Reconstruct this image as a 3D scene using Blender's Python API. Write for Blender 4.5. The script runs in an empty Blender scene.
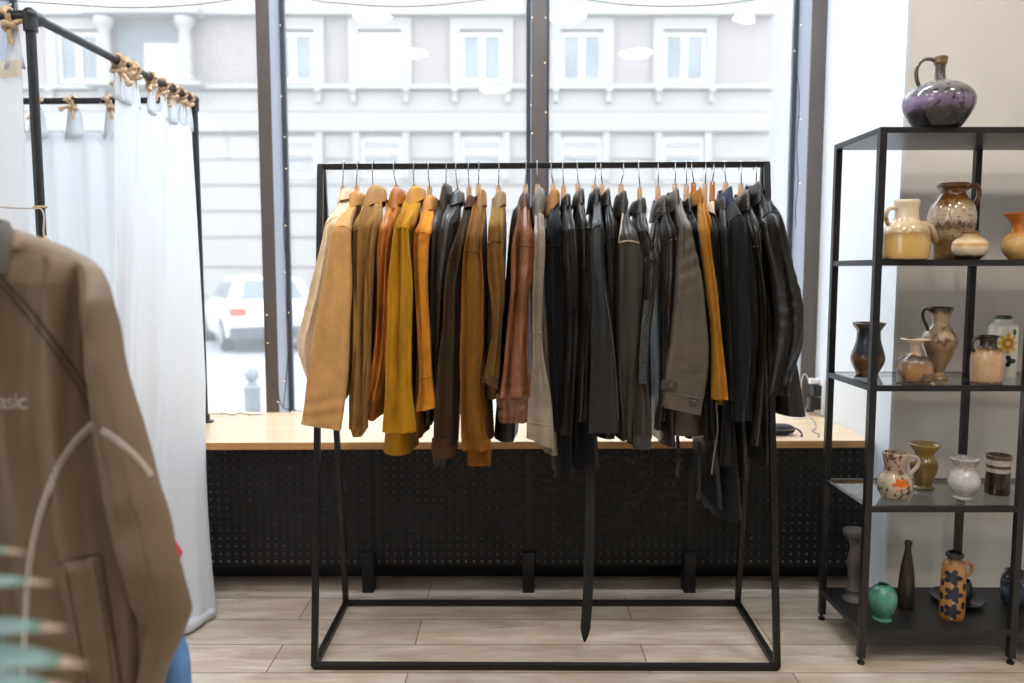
import bpy, bmesh, math, random
from mathutils import Vector, Matrix
from mathutils.bvhtree import BVHTree

random.seed(7)
SC = bpy.context.scene
COL = SC.collection
PI = math.pi

# ------------------------------------------------------------------ camera
F, CX, CY = 790.0, 512.0, 341.5
CAM_H, PITCH = 1.27, math.radians(5.1)
CP, SP = math.cos(PITCH), math.sin(PITCH)


def ray(px, py):
    u, v = (px - CX) / F, (CY - py) / F
    return Vector((u, CP + v * SP, -SP + v * CP))


EYE = Vector((0, 0, CAM_H))


def P(px, py, d):
    """the world point seen at a pixel, at depth d into the room"""
    r = ray(px, py)
    return EYE + r * (d / r.y)


def PZ(px, py, z):
    r = ray(px, py)
    return EYE + r * ((z - CAM_H) / r.z)


def lerp(a, b, t):
    return a + (b - a) * t


def srgb(c):
    out = []
    for v in c[:3]:
        v = v / 255.0
        out.append(v / 12.92 if v <= 0.04045 else ((v + 0.055) / 1.055) ** 2.4)
    return (out[0], out[1], out[2], 1.0)


# --------------------------------------------------------------- materials
MATS = {}


def base_mat(name):
    m = bpy.data.materials.new(name)
    m.use_nodes = True
    nt = m.node_tree
    b = nt.nodes.get('Principled BSDF')
    return m, nt, b


def nd(nt, kind, **kw):
    n = nt.nodes.new(kind)
    for k, v in kw.items():
        setattr(n, k, v)
    return n


def noise_bump(nt, b, scale, strength, detail=4, dist=0.002, coord='Object', vor=False):
    tc = nd(nt, 'ShaderNodeTexCoord')
    if vor:
        n = nd(nt, 'ShaderNodeTexVoronoi')
        n.inputs['Scale'].default_value = scale
        out = n.outputs['Distance']
    else:
        n = nd(nt, 'ShaderNodeTexNoise')
        n.inputs['Scale'].default_value = scale
        n.inputs['Detail'].default_value = detail
        out = n.outputs['Fac']
    nt.links.new(tc.outputs[coord], n.inputs['Vector'])
    bp = nd(nt, 'ShaderNodeBump')
    bp.inputs['Strength'].default_value = strength
    bp.inputs['Distance'].default_value = dist
    nt.links.new(out, bp.inputs['Height'])
    nt.links.new(bp.outputs['Normal'], b.inputs['Normal'])
    return n


def plain(name, c, rough=0.5, metal=0.0, vary=0.0, scale=8.0, bump=0.0, bscale=80.0, spec=0.5, sheen=0.0, coat=0.0, vor=False,
          stretch=None, bdist=0.002):
    if name in MATS:
        return MATS[name]
    m, nt, b = base_mat(name)
    col = srgb(c)
    b.inputs['Base Color'].default_value = col
    b.inputs['Roughness'].default_value = rough
    b.inputs['Metallic'].default_value = metal
    b.inputs['Specular IOR Level'].default_value = spec
    if sheen:
        b.inputs['Sheen Weight'].default_value = sheen
    if coat:
        b.inputs['Coat Weight'].default_value = coat
    if vary:
        tc = nd(nt, 'ShaderNodeTexCoord')
        mp = nd(nt, 'ShaderNodeMapping')
        if stretch:
            mp.inputs['Scale'].default_value = stretch
        nt.links.new(tc.outputs['Object'], mp.inputs['Vector'])
        n = nd(nt, 'ShaderNodeTexNoise')
        n.inputs['Scale'].default_value = scale
        n.inputs['Detail'].default_value = 6
        nt.links.new(mp.outputs['Vector'], n.inputs['Vector'])
        r = nd(nt, 'ShaderNodeValToRGB')
        r.color_ramp.elements[0].position = 0.3
        r.color_ramp.elements[1].position = 0.7
        r.color_ramp.elements[0].color = tuple(max(0, v * (1 - vary)) for v in col[:3]) + (1,)
        r.color_ramp.elements[1].color = tuple(min(1, v * (1 + vary)) for v in col[:3]) + (1,)
        nt.links.new(n.outputs['Fac'], r.inputs['Fac'])
        nt.links.new(r.outputs['Color'], b.inputs['Base Color'])
    if bump:
        noise_bump(nt, b, bscale, bump, vor=vor, dist=bdist)
    MATS[name] = m
    return m


def leather(name, c, rough=0.42, worn=0.25):
    return plain('leather ' + name, c, rough, vary=worn, scale=9, bump=0.5, bscale=38, spec=0.6, bdist=0.005)


def suede(name, c):
    return plain('suede ' + name, c, 0.9, vary=0.13, scale=22, bump=0.3, bscale=120, spec=0.12, sheen=0.06)


def cloth(name, c):
    return plain('cloth ' + name, c, 0.85, vary=0.1, scale=20, bump=0.2, bscale=300, spec=0.2, sheen=0.1)


def glaze(name, stops, distort=0.08, scale=5.0, rough=0.12, speck=None, blotch=None, bumpy=0.0):
    """glazed pottery: bands of colour up the height, edges broken by noise; optional specks / blotches of another glaze"""
    m, nt, b = base_mat('glaze ' + name)
    tc = nd(nt, 'ShaderNodeTexCoord')
    sep = nd(nt, 'ShaderNodeSeparateXYZ')
    nt.links.new(tc.outputs['Generated'], sep.inputs[0])
    n = nd(nt, 'ShaderNodeTexNoise')
    n.inputs['Scale'].default_value = scale
    n.inputs['Detail'].default_value = 5
    nt.links.new(tc.outputs['Generated'], n.inputs['Vector'])
    s = nd(nt, 'ShaderNodeMath', operation='SUBTRACT')
    s.inputs[1].default_value = 0.5
    nt.links.new(n.outputs['Fac'], s.inputs[0])
    mu = nd(nt, 'ShaderNodeMath', operation='MULTIPLY')
    mu.inputs[1].default_value = distort * 2
    nt.links.new(s.outputs[0], mu.inputs[0])
    ad = nd(nt, 'ShaderNodeMath', operation='ADD')
    nt.links.new(sep.outputs['Z'], ad.inputs[0])
    nt.links.new(mu.outputs[0], ad.inputs[1])
    r = nd(nt, 'ShaderNodeValToRGB')
    els = r.color_ramp.elements
    els[0].position, els[0].color = stops[0][0], srgb(stops[0][1])
    els[1].position, els[1].color = stops[-1][0], srgb(stops[-1][1])
    for p, c in stops[1:-1]:
        e = els.new(p)
        e.color = srgb(c)
    nt.links.new(ad.outputs[0], r.inputs['Fac'])
    out = r.outputs['Color']
    for kind in (speck, blotch):
        if not kind:
            continue
        c, sc_, lo, hi = kind
        v = nd(nt, 'ShaderNodeTexNoise')
        v.inputs['Scale'].default_value = sc_
        v.inputs['Detail'].default_value = 2
        nt.links.new(tc.outputs['Generated'], v.inputs['Vector'])
        rr = nd(nt, 'ShaderNodeMapRange')
        rr.inputs['From Min'].default_value = lo
        rr.inputs['From Max'].default_value = hi
        nt.links.new(v.outputs['Fac'], rr.inputs['Value'])
        mx = nd(nt, 'ShaderNodeMix', data_type='RGBA')
        nt.links.new(rr.outputs['Result'], mx.inputs[0])
        nt.links.new(out, mx.inputs[6])
        mx.inputs[7].default_value = srgb(c)
        out = mx.outputs[2]
    nt.links.new(out, b.inputs['Base Color'])
    b.inputs['Roughness'].default_value = rough
    b.inputs['Coat Weight'].default_value = 0.3
    if bumpy:
        noise_bump(nt, b, 60, bumpy)
    return m


def glow(name, c, strength):
    if name in MATS:
        return MATS[name]
    m, nt, b = base_mat(name)
    b.inputs['Base Color'].default_value = srgb(c)
    b.inputs['Emission Color'].default_value = srgb(c)
    b.inputs['Emission Strength'].default_value = strength
    MATS[name] = m
    return m


def window_glass(name, tint=(255, 255, 255), rough=0.0, gloss=1.0, haze=0.0):
    m = bpy.data.materials.new(name)
    m.use_nodes = True
    nt = m.node_tree
    nt.nodes.clear()
    o = nd(nt, 'ShaderNodeOutputMaterial')
    t = nd(nt, 'ShaderNodeBsdfTransparent')
    t.inputs['Color'].default_value = srgb(tint)
    g = nd(nt, 'ShaderNodeBsdfGlossy')
    g.inputs['Roughness'].default_value = rough
    fr = nd(nt, 'ShaderNodeFresnel')
    fr.inputs['IOR'].default_value = 1.45
    mm = nd(nt, 'ShaderNodeMath', operation='MULTIPLY')
    mm.inputs[1].default_value = gloss
    nt.links.new(fr.outputs[0], mm.inputs[0])
    ge = nd(nt, 'ShaderNodeNewGeometry')
    sb = nd(nt, 'ShaderNodeMath', operation='SUBTRACT')      # the outgoing face of the pane adds no mirror of its own
    sb.inputs[0].default_value = 1.0
    nt.links.new(ge.outputs['Backfacing'], sb.inputs[1])
    m2_ = nd(nt, 'ShaderNodeMath', operation='MULTIPLY')
    nt.links.new(mm.outputs[0], m2_.inputs[0])
    nt.links.new(sb.outputs[0], m2_.inputs[1])
    mx = nd(nt, 'ShaderNodeMixShader')
    nt.links.new(m2_.outputs[0], mx.inputs[0])
    if haze:                                    # outdoor glare put into the pane as a translucent veil
        tl = nd(nt, 'ShaderNodeBsdfTranslucent')
        tl.inputs['Color'].default_value = (0.95, 0.97, 1.0, 1)
        mh_ = nd(nt, 'ShaderNodeMixShader')
        mh_.inputs[0].default_value = haze
        nt.links.new(t.outputs[0], mh_.inputs[1])
        nt.links.new(tl.outputs[0], mh_.inputs[2])
        nt.links.new(mh_.outputs[0], mx.inputs[1])
    else:
        nt.links.new(t.outputs[0], mx.inputs[1])
    nt.links.new(g.outputs[0], mx.inputs[2])
    nt.links.new(mx.outputs[0], o.inputs['Surface'])
    return m


def sheer(name, c, trans=0.45):
    m = bpy.data.materials.new(name)
    m.use_nodes = True
    nt = m.node_tree
    nt.nodes.clear()
    o = nd(nt, 'ShaderNodeOutputMaterial')
    d = nd(nt, 'ShaderNodeBsdfDiffuse')
    t = nd(nt, 'ShaderNodeBsdfTranslucent')
    d.inputs['Color'].default_value = srgb(c)
    t.inputs['Color'].default_value = srgb(c)
    mx = nd(nt, 'ShaderNodeMixShader')
    mx.inputs[0].default_value = trans
    nt.links.new(d.outputs[0], mx.inputs[1])
    nt.links.new(t.outputs[0], mx.inputs[2])
    nt.links.new(mx.outputs[0], o.inputs['Surface'])
    return m


# ----------------------------------------------------------------- objects
def root_loc(o):
    v = Vector((0, 0, 0))
    while o is not None:
        v = v + o.location
        o = o.parent
    return v


def link(o, parent=None):
    COL.objects.link(o)
    if parent is not None:
        o.parent = parent
    return o


def tag(o, label, cat, group=None, kind=None):
    o['label'] = label
    o['category'] = cat
    if group:
        o['group'] = group
    if kind:
        o['kind'] = kind
    return o


def thing(name, label, cat, loc, group=None, rz=0.0):
    o = bpy.data.objects.new(name, None)
    o.empty_display_size = 0.05
    o.location = loc
    o.rotation_euler = (0, 0, rz)
    link(o)
    return tag(o, label, cat, group)


class G:
    """collects vertices and faces (world coordinates) for ONE mesh object"""

    def __init__(self):
        self.v, self.f = [], []

    def add(self, vs, fs):
        k = len(self.v)
        self.v += [Vector(x) for x in vs]
        self.f += [tuple(i + k for i in f) for f in fs]
        return self

    def loft(self, rings, closed=True, cap0=True, cap1=True):
        n = len(rings[0])
        vs = [p for r in rings for p in r]
        fs = []
        for i in range(len(rings) - 1):
            for j in range(n if closed else n - 1):
                a, b = i * n + j, i * n + (j + 1) % n
                fs.append((a, b, b + n, a + n))
        if closed and cap0:
            fs.append(tuple(reversed(range(n))))
        if closed and cap1:
            fs.append(tuple(range((len(rings) - 1) * n, len(rings) * n)))
        return self.add(vs, fs)

    def box(self, c, s, m=None):
        x, y, z = s[0] / 2, s[1] / 2, s[2] / 2
        vs = [Vector((a, b, d)) for a in (-x, x) for b in (-y, y) for d in (-z, z)]
        if m is not None:
            vs = [m @ v for v in vs]
        vs = [v + Vector(c) for v in vs]
        return self.add(vs, [(0, 1, 3, 2), (4, 6, 7, 5), (0, 4, 5, 1), (2, 3, 7, 6), (0, 2, 6, 4), (1, 5, 7, 3)])

    def box2(self, a, b):
        a, b = Vector(a), Vector(b)
        return self.box((a + b) / 2, (abs(b.x - a.x), abs(b.y - a.y), abs(b.z - a.z)))

    def bar(self, a, b, w, h=None, up=Vector((0, 0, 1))):
        """square bar between two points"""
        a, b = Vector(a), Vector(b)
        d = (b - a).normalized()
        if abs(d.dot(up)) > 0.98:
            up = Vector((0, 1, 0))
        s = d.cross(up).normalized()
        u = s.cross(d)
        h = h or w
        q = [s * w / 2 + u * h / 2, -s * w / 2 + u * h / 2, -s * w / 2 - u * h / 2, s * w / 2 - u * h / 2]
        return self.loft([[a + k for k in q], [b + k for k in q]])

    def tube(self, pts, r, n=8, caps=True, flat=1.0, closed=False):
        pts = [Vector(p) for p in pts]
        N = len(pts)
        rs = r if isinstance(r, (list, tuple)) else [r] * N
        t0 = (pts[1] - pts[0]).normalized()
        ref = Vector((0, 0, 1)) if abs(t0.z) < 0.9 else Vector((1, 0, 0))
        s = t0.cross(ref).normalized()
        rings = []
        for i in range(N):
            t = (pts[min(i + 1, N - 1)] - pts[max(i - 1, 0)])
            if t.length < 1e-9:
                t = t0
            t.normalize()
            s = (s - t * s.dot(t))
            if s.length < 1e-6:
                s = t.orthogonal()
            s.normalize()
            u = s.cross(t)
            rings.append([pts[i] + (s * math.cos(2 * PI * k / n) + u * flat * math.sin(2 * PI * k / n)) * rs[i] for k in range(n)])
        return self.loft(rings, cap0=caps, cap1=caps)

    def lathe(self, prof, c, n=32, squash=None, rib=0, ribamp=0.0):
        """prof: (radius, height) from the bottom up, in metres"""
        rings = []
        for r, z in prof:
            ring = []
            for k in range(n):
                a = 2 * PI * k / n
                rr = r * (1 + ribamp * math.cos(rib * a)) if rib else r
                x, y = math.cos(a), math.sin(a)
                if squash:
                    e = squash
                    x = math.copysign(abs(x) ** e, x)
                    y = math.copysign(abs(y) ** e, y)
                ring.append(Vector(c) + Vector((rr * x, rr * y, z)))
            rings.append(ring)
        return self.loft(rings)

    def sphere(self, c, r, n=10, m=6, scale=(1, 1, 1)):
        rings = []
        for i in range(m + 1):
            a = PI * (i + 0.02) / (m + 0.04) - PI / 2
            rings.append([Vector(c) + Vector((r * scale[0] * math.cos(a) * math.cos(2 * PI * k / n), r * scale[1] * math.cos(a) * math.sin(2 * PI * k / n), r * scale[2] * math.sin(a))) for k in range(n)])
        return self.loft(rings)

    def build(self, name, mat, parent=None, smooth=True, bevel=0.0, angle=40, seg=2):
        off = root_loc(parent) if parent is not None else Vector((0, 0, 0))
        rot = Matrix.Identity(3)
        top = parent
        while top is not None and top.parent is not None:
            top = top.parent
        if top is not None and abs(top.rotation_euler.z) > 1e-9:
            rot = Matrix.Rotation(-top.rotation_euler.z, 3, 'Z')
        me = bpy.data.meshes.new(name)
        me.from_pydata([rot @ (v - off) for v in self.v], [], self.f)
        bm = bmesh.new()
        bm.from_mesh(me)
        bmesh.ops.recalc_face_normals(bm, faces=bm.faces)
        if bevel:
            es = [e for e in bm.edges if len(e.link_faces) == 2 and e.calc_face_angle(0) > math.radians(30)]
            bmesh.ops.bevel(bm, geom=es, offset=bevel, segments=seg, affect='EDGES', profile=0.5)
        for f in bm.faces:
            f.smooth = smooth
        if smooth:
            for e in bm.edges:
                if len(e.link_faces) == 2 and e.calc_face_angle(0) > math.radians(angle):
                    e.smooth = False
        bm.to_mesh(me)
        bm.free()
        me.materials.append(mat)
        return link(bpy.data.objects.new(name, me), parent)


def struct(name, g, mat, smooth=False, bevel=0.0):
    o = g.build(name, mat, smooth=smooth, bevel=bevel)
    o['kind'] = 'structure'
    return o


def smooth_path(pts, n=6):
    """Catmull-Rom through points (tuples of any length)"""
    out = []
    m = len(pts)
    for i in range(m - 1):
        p0, p1, p2, p3 = pts[max(i - 1, 0)], pts[i], pts[i + 1], pts[min(i + 2, m - 1)]
        for k in range(n):
            t = k / n
            out.append(tuple(0.5 * (2 * b + (c - a) * t + (2 * a - 5 * b + 4 * c - d) * t * t + (-a + 3 * b - 3 * c + d) * t ** 3) for a, b, c, d in zip(p0, p1, p2, p3)))
    out.append(tuple(pts[-1]))
    return out


def interp(pts, y):
    """piecewise-linear value list at y; pts sorted by first item"""
    if y <= pts[0][0]:
        return pts[0][1:]
    for a, b in zip(pts, pts[1:]):
        if y <= b[0]:
            t = (y - a[0]) / max(1e-9, b[0] - a[0])
            return tuple(lerp(p, q, t) for p, q in zip(a[1:], b[1:]))
    return pts[-1][1:]


def bvh(g):
    return BVHTree.FromPolygons([tuple(v) for v in g.v], g.f)


def hit(tree, px, py, off=0.003):
    r = ray(px, py).normalized()
    loc, n, i, d = tree.ray_cast(EYE, r)
    return None if loc is None else loc - r * off


def ribbon(pts, w, th, side):
    """flat strip along points (for seams, belts, stripes): width w across `side`, thickness th"""
    g = G()
    rings = []
    for i, p in enumerate(pts):
        t = (pts[min(i + 1, len(pts) - 1)] - pts[max(i - 1, 0)]).normalized()
        n = side
        s = t.cross(n).normalized()
        ww = w[i] if isinstance(w, list) else w
        rings.append([p + s * ww / 2 + n * th / 2, p - s * ww / 2 + n * th / 2, p - s * ww / 2 - n * th / 2, p + s * ww / 2 - n * th / 2])
    return g.loft(rings)
EXPOSURE = 0.22
SKY = 3.5
LAMP = 50.0
LINE = 42.0

# =========================================================== render setup
cd = bpy.data.cameras.new('camera')
cam = bpy.data.objects.new('camera', cd)
COL.objects.link(cam)
cam.location = EYE
cam.rotation_euler = (PI / 2 - PITCH, 0, 0)
cd.sensor_width = 36
cd.lens = F / 1024 * 36
cd.clip_end = 200
cd.dof.use_dof = True
cd.dof.focus_distance = 2.5
cd.dof.aperture_fstop = 1.9
SC.camera = cam
SC.view_settings.view_transform = 'Standard'
SC.view_settings.look = 'None'
SC.view_settings.gamma = 1
SC.view_settings.use_curve_mapping = False
SC.view_settings.exposure = EXPOSURE
SC.cycles.use_denoising = True
SC.cycles.max_bounces = 10
SC.cycles.transparent_max_bounces = 16
SC.cycles.sample_clamp_indirect = 8
SC.cycles.caustics_reflective = False
SC.cycles.caustics_refractive = False

W = bpy.data.worlds.new('overcast sky')
SC.world = W
W.use_nodes = True
bg = W.node_tree.nodes['Background']
bg.inputs['Color'].default_value = (0.88, 0.945, 1.0, 1)
bg.inputs['Strength'].default_value = SKY

# ================================================================ setting
DW = 3.67          # inner face of the shop window
XR = 1.42          # reveal (pier side) right of the window
DP = 2.93          # face of the plaster wall behind the shelf
XL, YB, CEIL = -3.0, -2.6, 3.25

m_white = plain('white wall paint', (232, 236, 240), 0.75, vary=0.02, scale=3)
m_plaster = plain('beige plaster', (234, 226, 217), 0.85, vary=0.07, scale=2.2, bump=0.15, bscale=30)
m_ceil = plain('ceiling paint', (235, 232, 226), 0.9, vary=0.02)

# floor: long wood-look planks running along the window
m_floor, nt, b = base_mat('wood look plank floor')
tc = nd(nt, 'ShaderNodeTexCoord')
mp = nd(nt, 'ShaderNodeMapping')
mp.inputs['Location'].default_value = (0.33, -0.099, 0)
nt.links.new(tc.outputs['Object'], mp.inputs['Vector'])
br = nd(nt, 'ShaderNodeTexBrick')
br.offset = 0.37
br.offset_frequency = 2
br.inputs['Scale'].default_value = 1.0
br.inputs['Brick Width'].default_value = 1.22
br.inputs['Row Height'].default_value = 0.192
br.inputs['Mortar Size'].default_value = 0.0022
br.inputs['Mortar Smooth'].default_value = 0.1
br.inputs['Bias'].default_value = 0.0
br.inputs['Color1'].default_value = (0.0, 0.0, 0.0, 1)
br.inputs['Color2'].default_value = (1, 1, 1, 1)
br.inputs['Mortar'].default_value = (0.5, 0.5, 0.5, 1)
nt.links.new(mp.outputs['Vector'], br.inputs['Vector'])
mp2 = nd(nt, 'ShaderNodeMapping')
mp2.inputs['Scale'].default_value = (2.2, 11, 1)
nt.links.new(tc.outputs['Object'], mp2.inputs['Vector'])
n1 = nd(nt, 'ShaderNodeTexNoise')
n1.inputs['Scale'].default_value = 2.0
n1.inputs['Detail'].default_value = 9
n1.inputs['Roughness'].default_value = 0.62
n1.inputs['Distortion'].default_value = 0.6
nt.links.new(mp2.outputs['Vector'], n1.inputs['Vector'])
mp3 = nd(nt, 'ShaderNodeMapping')
mp3.inputs['Scale'].default_value = (1.2, 3.5, 1)
nt.links.new(tc.outputs['Object'], mp3.inputs['Vector'])
n2 = nd(nt, 'ShaderNodeTexNoise')
n2.inputs['Scale'].default_value = 2.4
n2.inputs['Detail'].default_value = 4
nt.links.new(mp3.outputs['Vector'], n2.inputs['Vector'])
r1 = nd(nt, 'ShaderNodeValToRGB')
r1.color_ramp.elements[0].position, r1.color_ramp.elements[0].color = 0.32, srgb((182, 164, 146))
r1.color_ramp.elements[1].position, r1.color_ramp.elements[1].color = 0.7, srgb((226, 214, 200))
e = r1.color_ramp.elements.new(0.52)
e.color = srgb((208, 194, 178))
nt.links.new(n1.outputs['Fac'], r1.inputs['Fac'])
mx = nd(nt, 'ShaderNodeMix', data_type='RGBA')
mr = nd(nt, 'ShaderNodeMapRange')
mr.inputs['From Min'].default_value = 0.45
mr.inputs['From Max'].default_value = 0.75
mr.inputs['To Max'].default_value = 0.6
nt.links.new(n2.outputs['Fac'], mr.inputs['Value'])
nt.links.new(mr.outputs['Result'], mx.inputs[0])
nt.links.new(r1.outputs['Color'], mx.inputs[6])
mx.inputs[7].default_value = srgb((180, 154, 128))
hs = nd(nt, 'ShaderNodeHueSaturation')
sepc = nd(nt, 'ShaderNodeSeparateColor')
nt.links.new(br.outputs['Color'], sepc.inputs[0])
mr2 = nd(nt, 'ShaderNodeMapRange')
mr2.inputs['To Min'].default_value = 0.86
mr2.inputs['To Max'].default_value = 1.1
nt.links.new(sepc.outputs[0], mr2.inputs['Value'])
nt.links.new(mr2.outputs['Result'], hs.inputs['Value'])
nt.links.new(mx.outputs[2], hs.inputs['Color'])
mj = nd(nt, 'ShaderNodeMix', data_type='RGBA')
nt.links.new(br.outputs['Fac'], mj.inputs[0])
nt.links.new(hs.outputs['Color'], mj.inputs[6])
mj.inputs[7].default_value = srgb((120, 102, 84))
nt.links.new(mj.outputs[2], b.inputs['Base Color'])
b.inputs['Roughness'].default_value = 0.42
bp = nd(nt, 'ShaderNodeBump')
bp.inputs['Strength'].default_value = 0.25
bp.inputs['Distance'].default_value = 0.003
nt.links.new(n1.outputs['Fac'], bp.inputs['Height'])
nt.links.new(bp.outputs['Normal'], b.inputs['Normal'])

struct('floor', G().box2((XL, YB, -0.12), (4.2, DW + 0.25, 0.0)), m_floor)
struct('ceiling', G().box2((XL, YB, CEIL), (4.2, DW + 0.25, CEIL + 0.12)), m_ceil)
wl = G()
wy0, wy1, wz0, wz1 = -2.2, 0.3, 0.9, 2.9
wl.box2((XL - 0.12, YB, 0), (XL, wy0, CEIL))
wl.box2((XL - 0.12, wy1, 0), (XL, DW + 0.25, CEIL))
wl.box2((XL - 0.12, wy0, 0), (XL, wy1, wz0))
wl.box2((XL - 0.12, wy0, wz1), (XL, wy1, CEIL))
struct('wall_left', wl, m_white)
struct('wall_right', G().box2((4.2, YB, 0), (4.32, DP, CEIL)), m_white)
struct('wall_back', G().box2((XL, YB - 0.12, 0), (4.2, YB, CEIL)), plain('charcoal fill-cutting wall', (74, 72, 70), 0.8))  # unseen wall kept dark to cut the frontal fill light
# the pier: plaster on the room side, white paint on the side next to the window
struct('wall_plaster', G().box2((XR + 0.012, DP, 0), (4.2, DW + 0.25, CEIL)), m_plaster)
struct('wall_reveal', G().box2((XR, DP - 0.002, 0), (XR + 0.012, DW + 0.25, CEIL)), m_white)
# low wall under the window, hidden by the display counter
struct('wall_under_window', G().box2((XL, DW + 0.02, 0), (XR, DW + 0.25, 0.499)), m_white)

# ---------------------------------------------------------------- window
m_post = plain('brown grey window paint', (94, 85, 80), 0.45, vary=0.06, scale=5)
m_reveal = plain('grey window side paint', (164, 168, 180), 0.4)
m_sash = plain('dark glazing bar', (66, 70, 78), 0.4)
m_glass = window_glass('shop window glass', haze=0.09)
DEEP = 0.20


def window_unit(n, x0, x1):
    g = G()
    t = 0.02
    y0, y1 = DW + DEEP - 0.03, DW + DEEP
    g.box2((x0, y0, 0.5), (x0 + t, y1, CEIL))
    g.box2((x1 - t, y0, 0.5), (x1, y1, CEIL))
    g.box2((x0 + t, y0, 0.5), (x1 - t, y1, 0.53))
    g.box2((x0 + t, y0, CEIL - 0.05), (x1 - t, y1, CEIL))
    w = g.build('window_%d' % n, m_sash, smooth=False)
    w['kind'] = 'structure'
    gl = G().box2((x0 + t, y0 + 0.011, 0.53), (x1 - t, y0 + 0.019, CEIL - 0.05)).build('window_pane', m_glass, w, smooth=False)
    return w


g = G()
g.box2((XL - 0.1, wy0, wz0), (XL - 0.04, wy0 + 0.06, wz1))
g.box2((XL - 0.1, wy1 - 0.06, wz0), (XL - 0.04, wy1, wz1))
g.box2((XL - 0.1, wy0 + 0.06, wz0), (XL - 0.04, wy1 - 0.06, wz0 + 0.06))
g.box2((XL - 0.1, wy0 + 0.06, wz1 - 0.06), (XL - 0.04, wy1 - 0.06, wz1))
g.box2((XL - 0.1, -0.98, wz0 + 0.06), (XL - 0.04, -0.92, wz1 - 0.06))
sw = g.build('window_4', m_sash, smooth=False)  # unseen side window, placed and sized for cool fill from the left
sw['kind'] = 'structure'
G().box2((XL - 0.075, wy0 + 0.06, wz0 + 0.06), (XL - 0.067, wy1 - 0.06, wz1 - 0.06)).build('window_pane', m_glass, sw, smooth=False)


def px_x(px, y, d):
    return P(px, y, d).x


xa0, xa1 = px_x(266.5, 412, DW), px_x(279, 412, DW)
xb0, xb1 = px_x(531.5, 80, DW), px_x(546.5, 80, DW)
posts = [(XL, -2.49), (-2.45, -2.36), (xa0, xa1), (xb0, xb1), (1.352, XR)]
for i, (a, c) in enumerate(posts[1:]):
    g = G().box2((a, DW, 0.5), (c, DW + 0.012, CEIL))
    struct('trim_%d' % (i + 1), g, m_post)
    g = G().box2((a, DW + 0.012, 0.5), (c, DW + DEEP, CEIL))
    struct('trim_%d' % (i + 5), g, m_reveal)
window_unit(1, -2.36, xa0)
window_unit(2, xa1, xb0)
window_unit(3, xb1, 1.352)
struct('wall_window', G().box2((XL, DW, 0.5), (-2.45, DW + DEEP, CEIL)), m_white)

# ================================================================ outside
def FA(*c):
    return tuple(v * 0.87 for v in c)


ZS = -0.28         # street level
m_asph = plain('pale wet asphalt', FA(170, 172, 175), 0.7, vary=0.08, scale=0.8)
m_pave = plain('pale pavement slabs', FA(190, 188, 185), 0.8, vary=0.06, scale=1.2)
struct('street', G().box2((-40, DW + 0.25, ZS - 0.3), (40, 19.2, ZS)), m_asph)
struct('sidewalk', G().box2((-40, 19.2, ZS - 0.3), (40, 21.2, ZS + 0.12)), m_pave)

DF = 21.0
m_stone = plain('pale limestone', FA(168, 163, 158), 0.85, vary=0.06, scale=0.7)
m_stone2 = plain('pale limestone trim', FA(176, 172, 168), 0.85, vary=0.04, scale=0.9)
m_wframe = plain('white window paint', FA(205, 205, 203), 0.6)
m_pane = plain('far window pane', FA(138, 146, 150), 0.15, vary=0.25, scale=1.1)
m_blind = plain('white blind', FA(196, 196, 196), 0.8)
# brick
m_brick, nt, b = base_mat('pale pink brick')
tc = nd(nt, 'ShaderNodeTexCoord')
sx = nd(nt, 'ShaderNodeSeparateXYZ')
cx_ = nd(nt, 'ShaderNodeCombineXYZ')
nt.links.new(tc.outputs['Object'], sx.inputs[0])
nt.links.new(sx.outputs['X'], cx_.inputs['X'])
nt.links.new(sx.outputs['Z'], cx_.inputs['Y'])
br = nd(nt, 'ShaderNodeTexBrick')
br.inputs['Scale'].default_value = 1
br.inputs['Brick Width'].default_value = 0.26
br.inputs['Row Height'].default_value = 0.085
br.inputs['Mortar Size'].default_value = 0.012
br.inputs['Color1'].default_value = srgb(FA(158, 147, 146))
br.inputs['Color2'].default_value = srgb(FA(166, 156, 154))
br.inputs['Mortar'].default_value = srgb(FA(174, 168, 166))
nt.links.new(cx_.outputs[0], br.inputs['Vector'])
nt.links.new(br.outputs['Color'], b.inputs['Base Color'])
b.inputs['Roughness'].default_value = 0.9


def fx(px, d=DF):
    return (px - CX) / F * d * 0.985


def fz(py, d=DF):
    return P(512, py, d).z


bld = thing('building', 'pale stone and brick building across the street, seen through the shop window', 'building', (0, DF, ZS + 0.12))
ZT = fz(-45)
X0, X1 = -30.0, fx(768)
z_mid0, z_mid1 = fz(86), fz(78)
# ground floor: banded stone courses; upper floor brick between the window bays
G().box2((X0, DF + 0.05, ZS + 0.12), (X1, DF + 6, fz(112))).build('wall', m_stone, bld, smooth=False)
for y0, y1 in ((399, 330), (326, 300), (296, 270), (266, 240), (236, 214), (210, 188), (184, 162), (158, 136)):
    z0, z1 = fz(y0), fz(y1)
    if z1 > ZS + 0.3:
        G().box2((X0, DF, max(z0, ZS + 0.12)), (X1, DF + 0.06, z1)).build('stone_course', m_stone2, bld, smooth=False)
G().box2((X0, DF + 0.05, fz(112)), (X1, DF + 6, ZT)).build('brick_wall', m_brick, bld, smooth=False)
g = G()
g.box2((X0, DF - 0.1, fz(112)), (X1, DF + 0.06, fz(92)))
g.box2((X0, DF - 0.28, fz(91)), (X1, DF + 0.06, fz(86)))
g.box2((X0, DF - 0.16, fz(132)), (X1, DF + 0.06, fz(113)))
g.build('string_course', m_stone2, bld, smooth=False)
g = G()
g.box2((X0, DF - 0.25, fz(17)), (X1, DF + 0.06, fz(11)))
g.box2((X0, DF - 0.12, fz(10.9)), (X1, DF + 0.06, fz(-2)))
g.build('cornice', m_stone2, bld, smooth=False)
cols = [185.0 - 100, 296.0, 382.0, 482.0, 581.0, 682.0]
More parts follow.
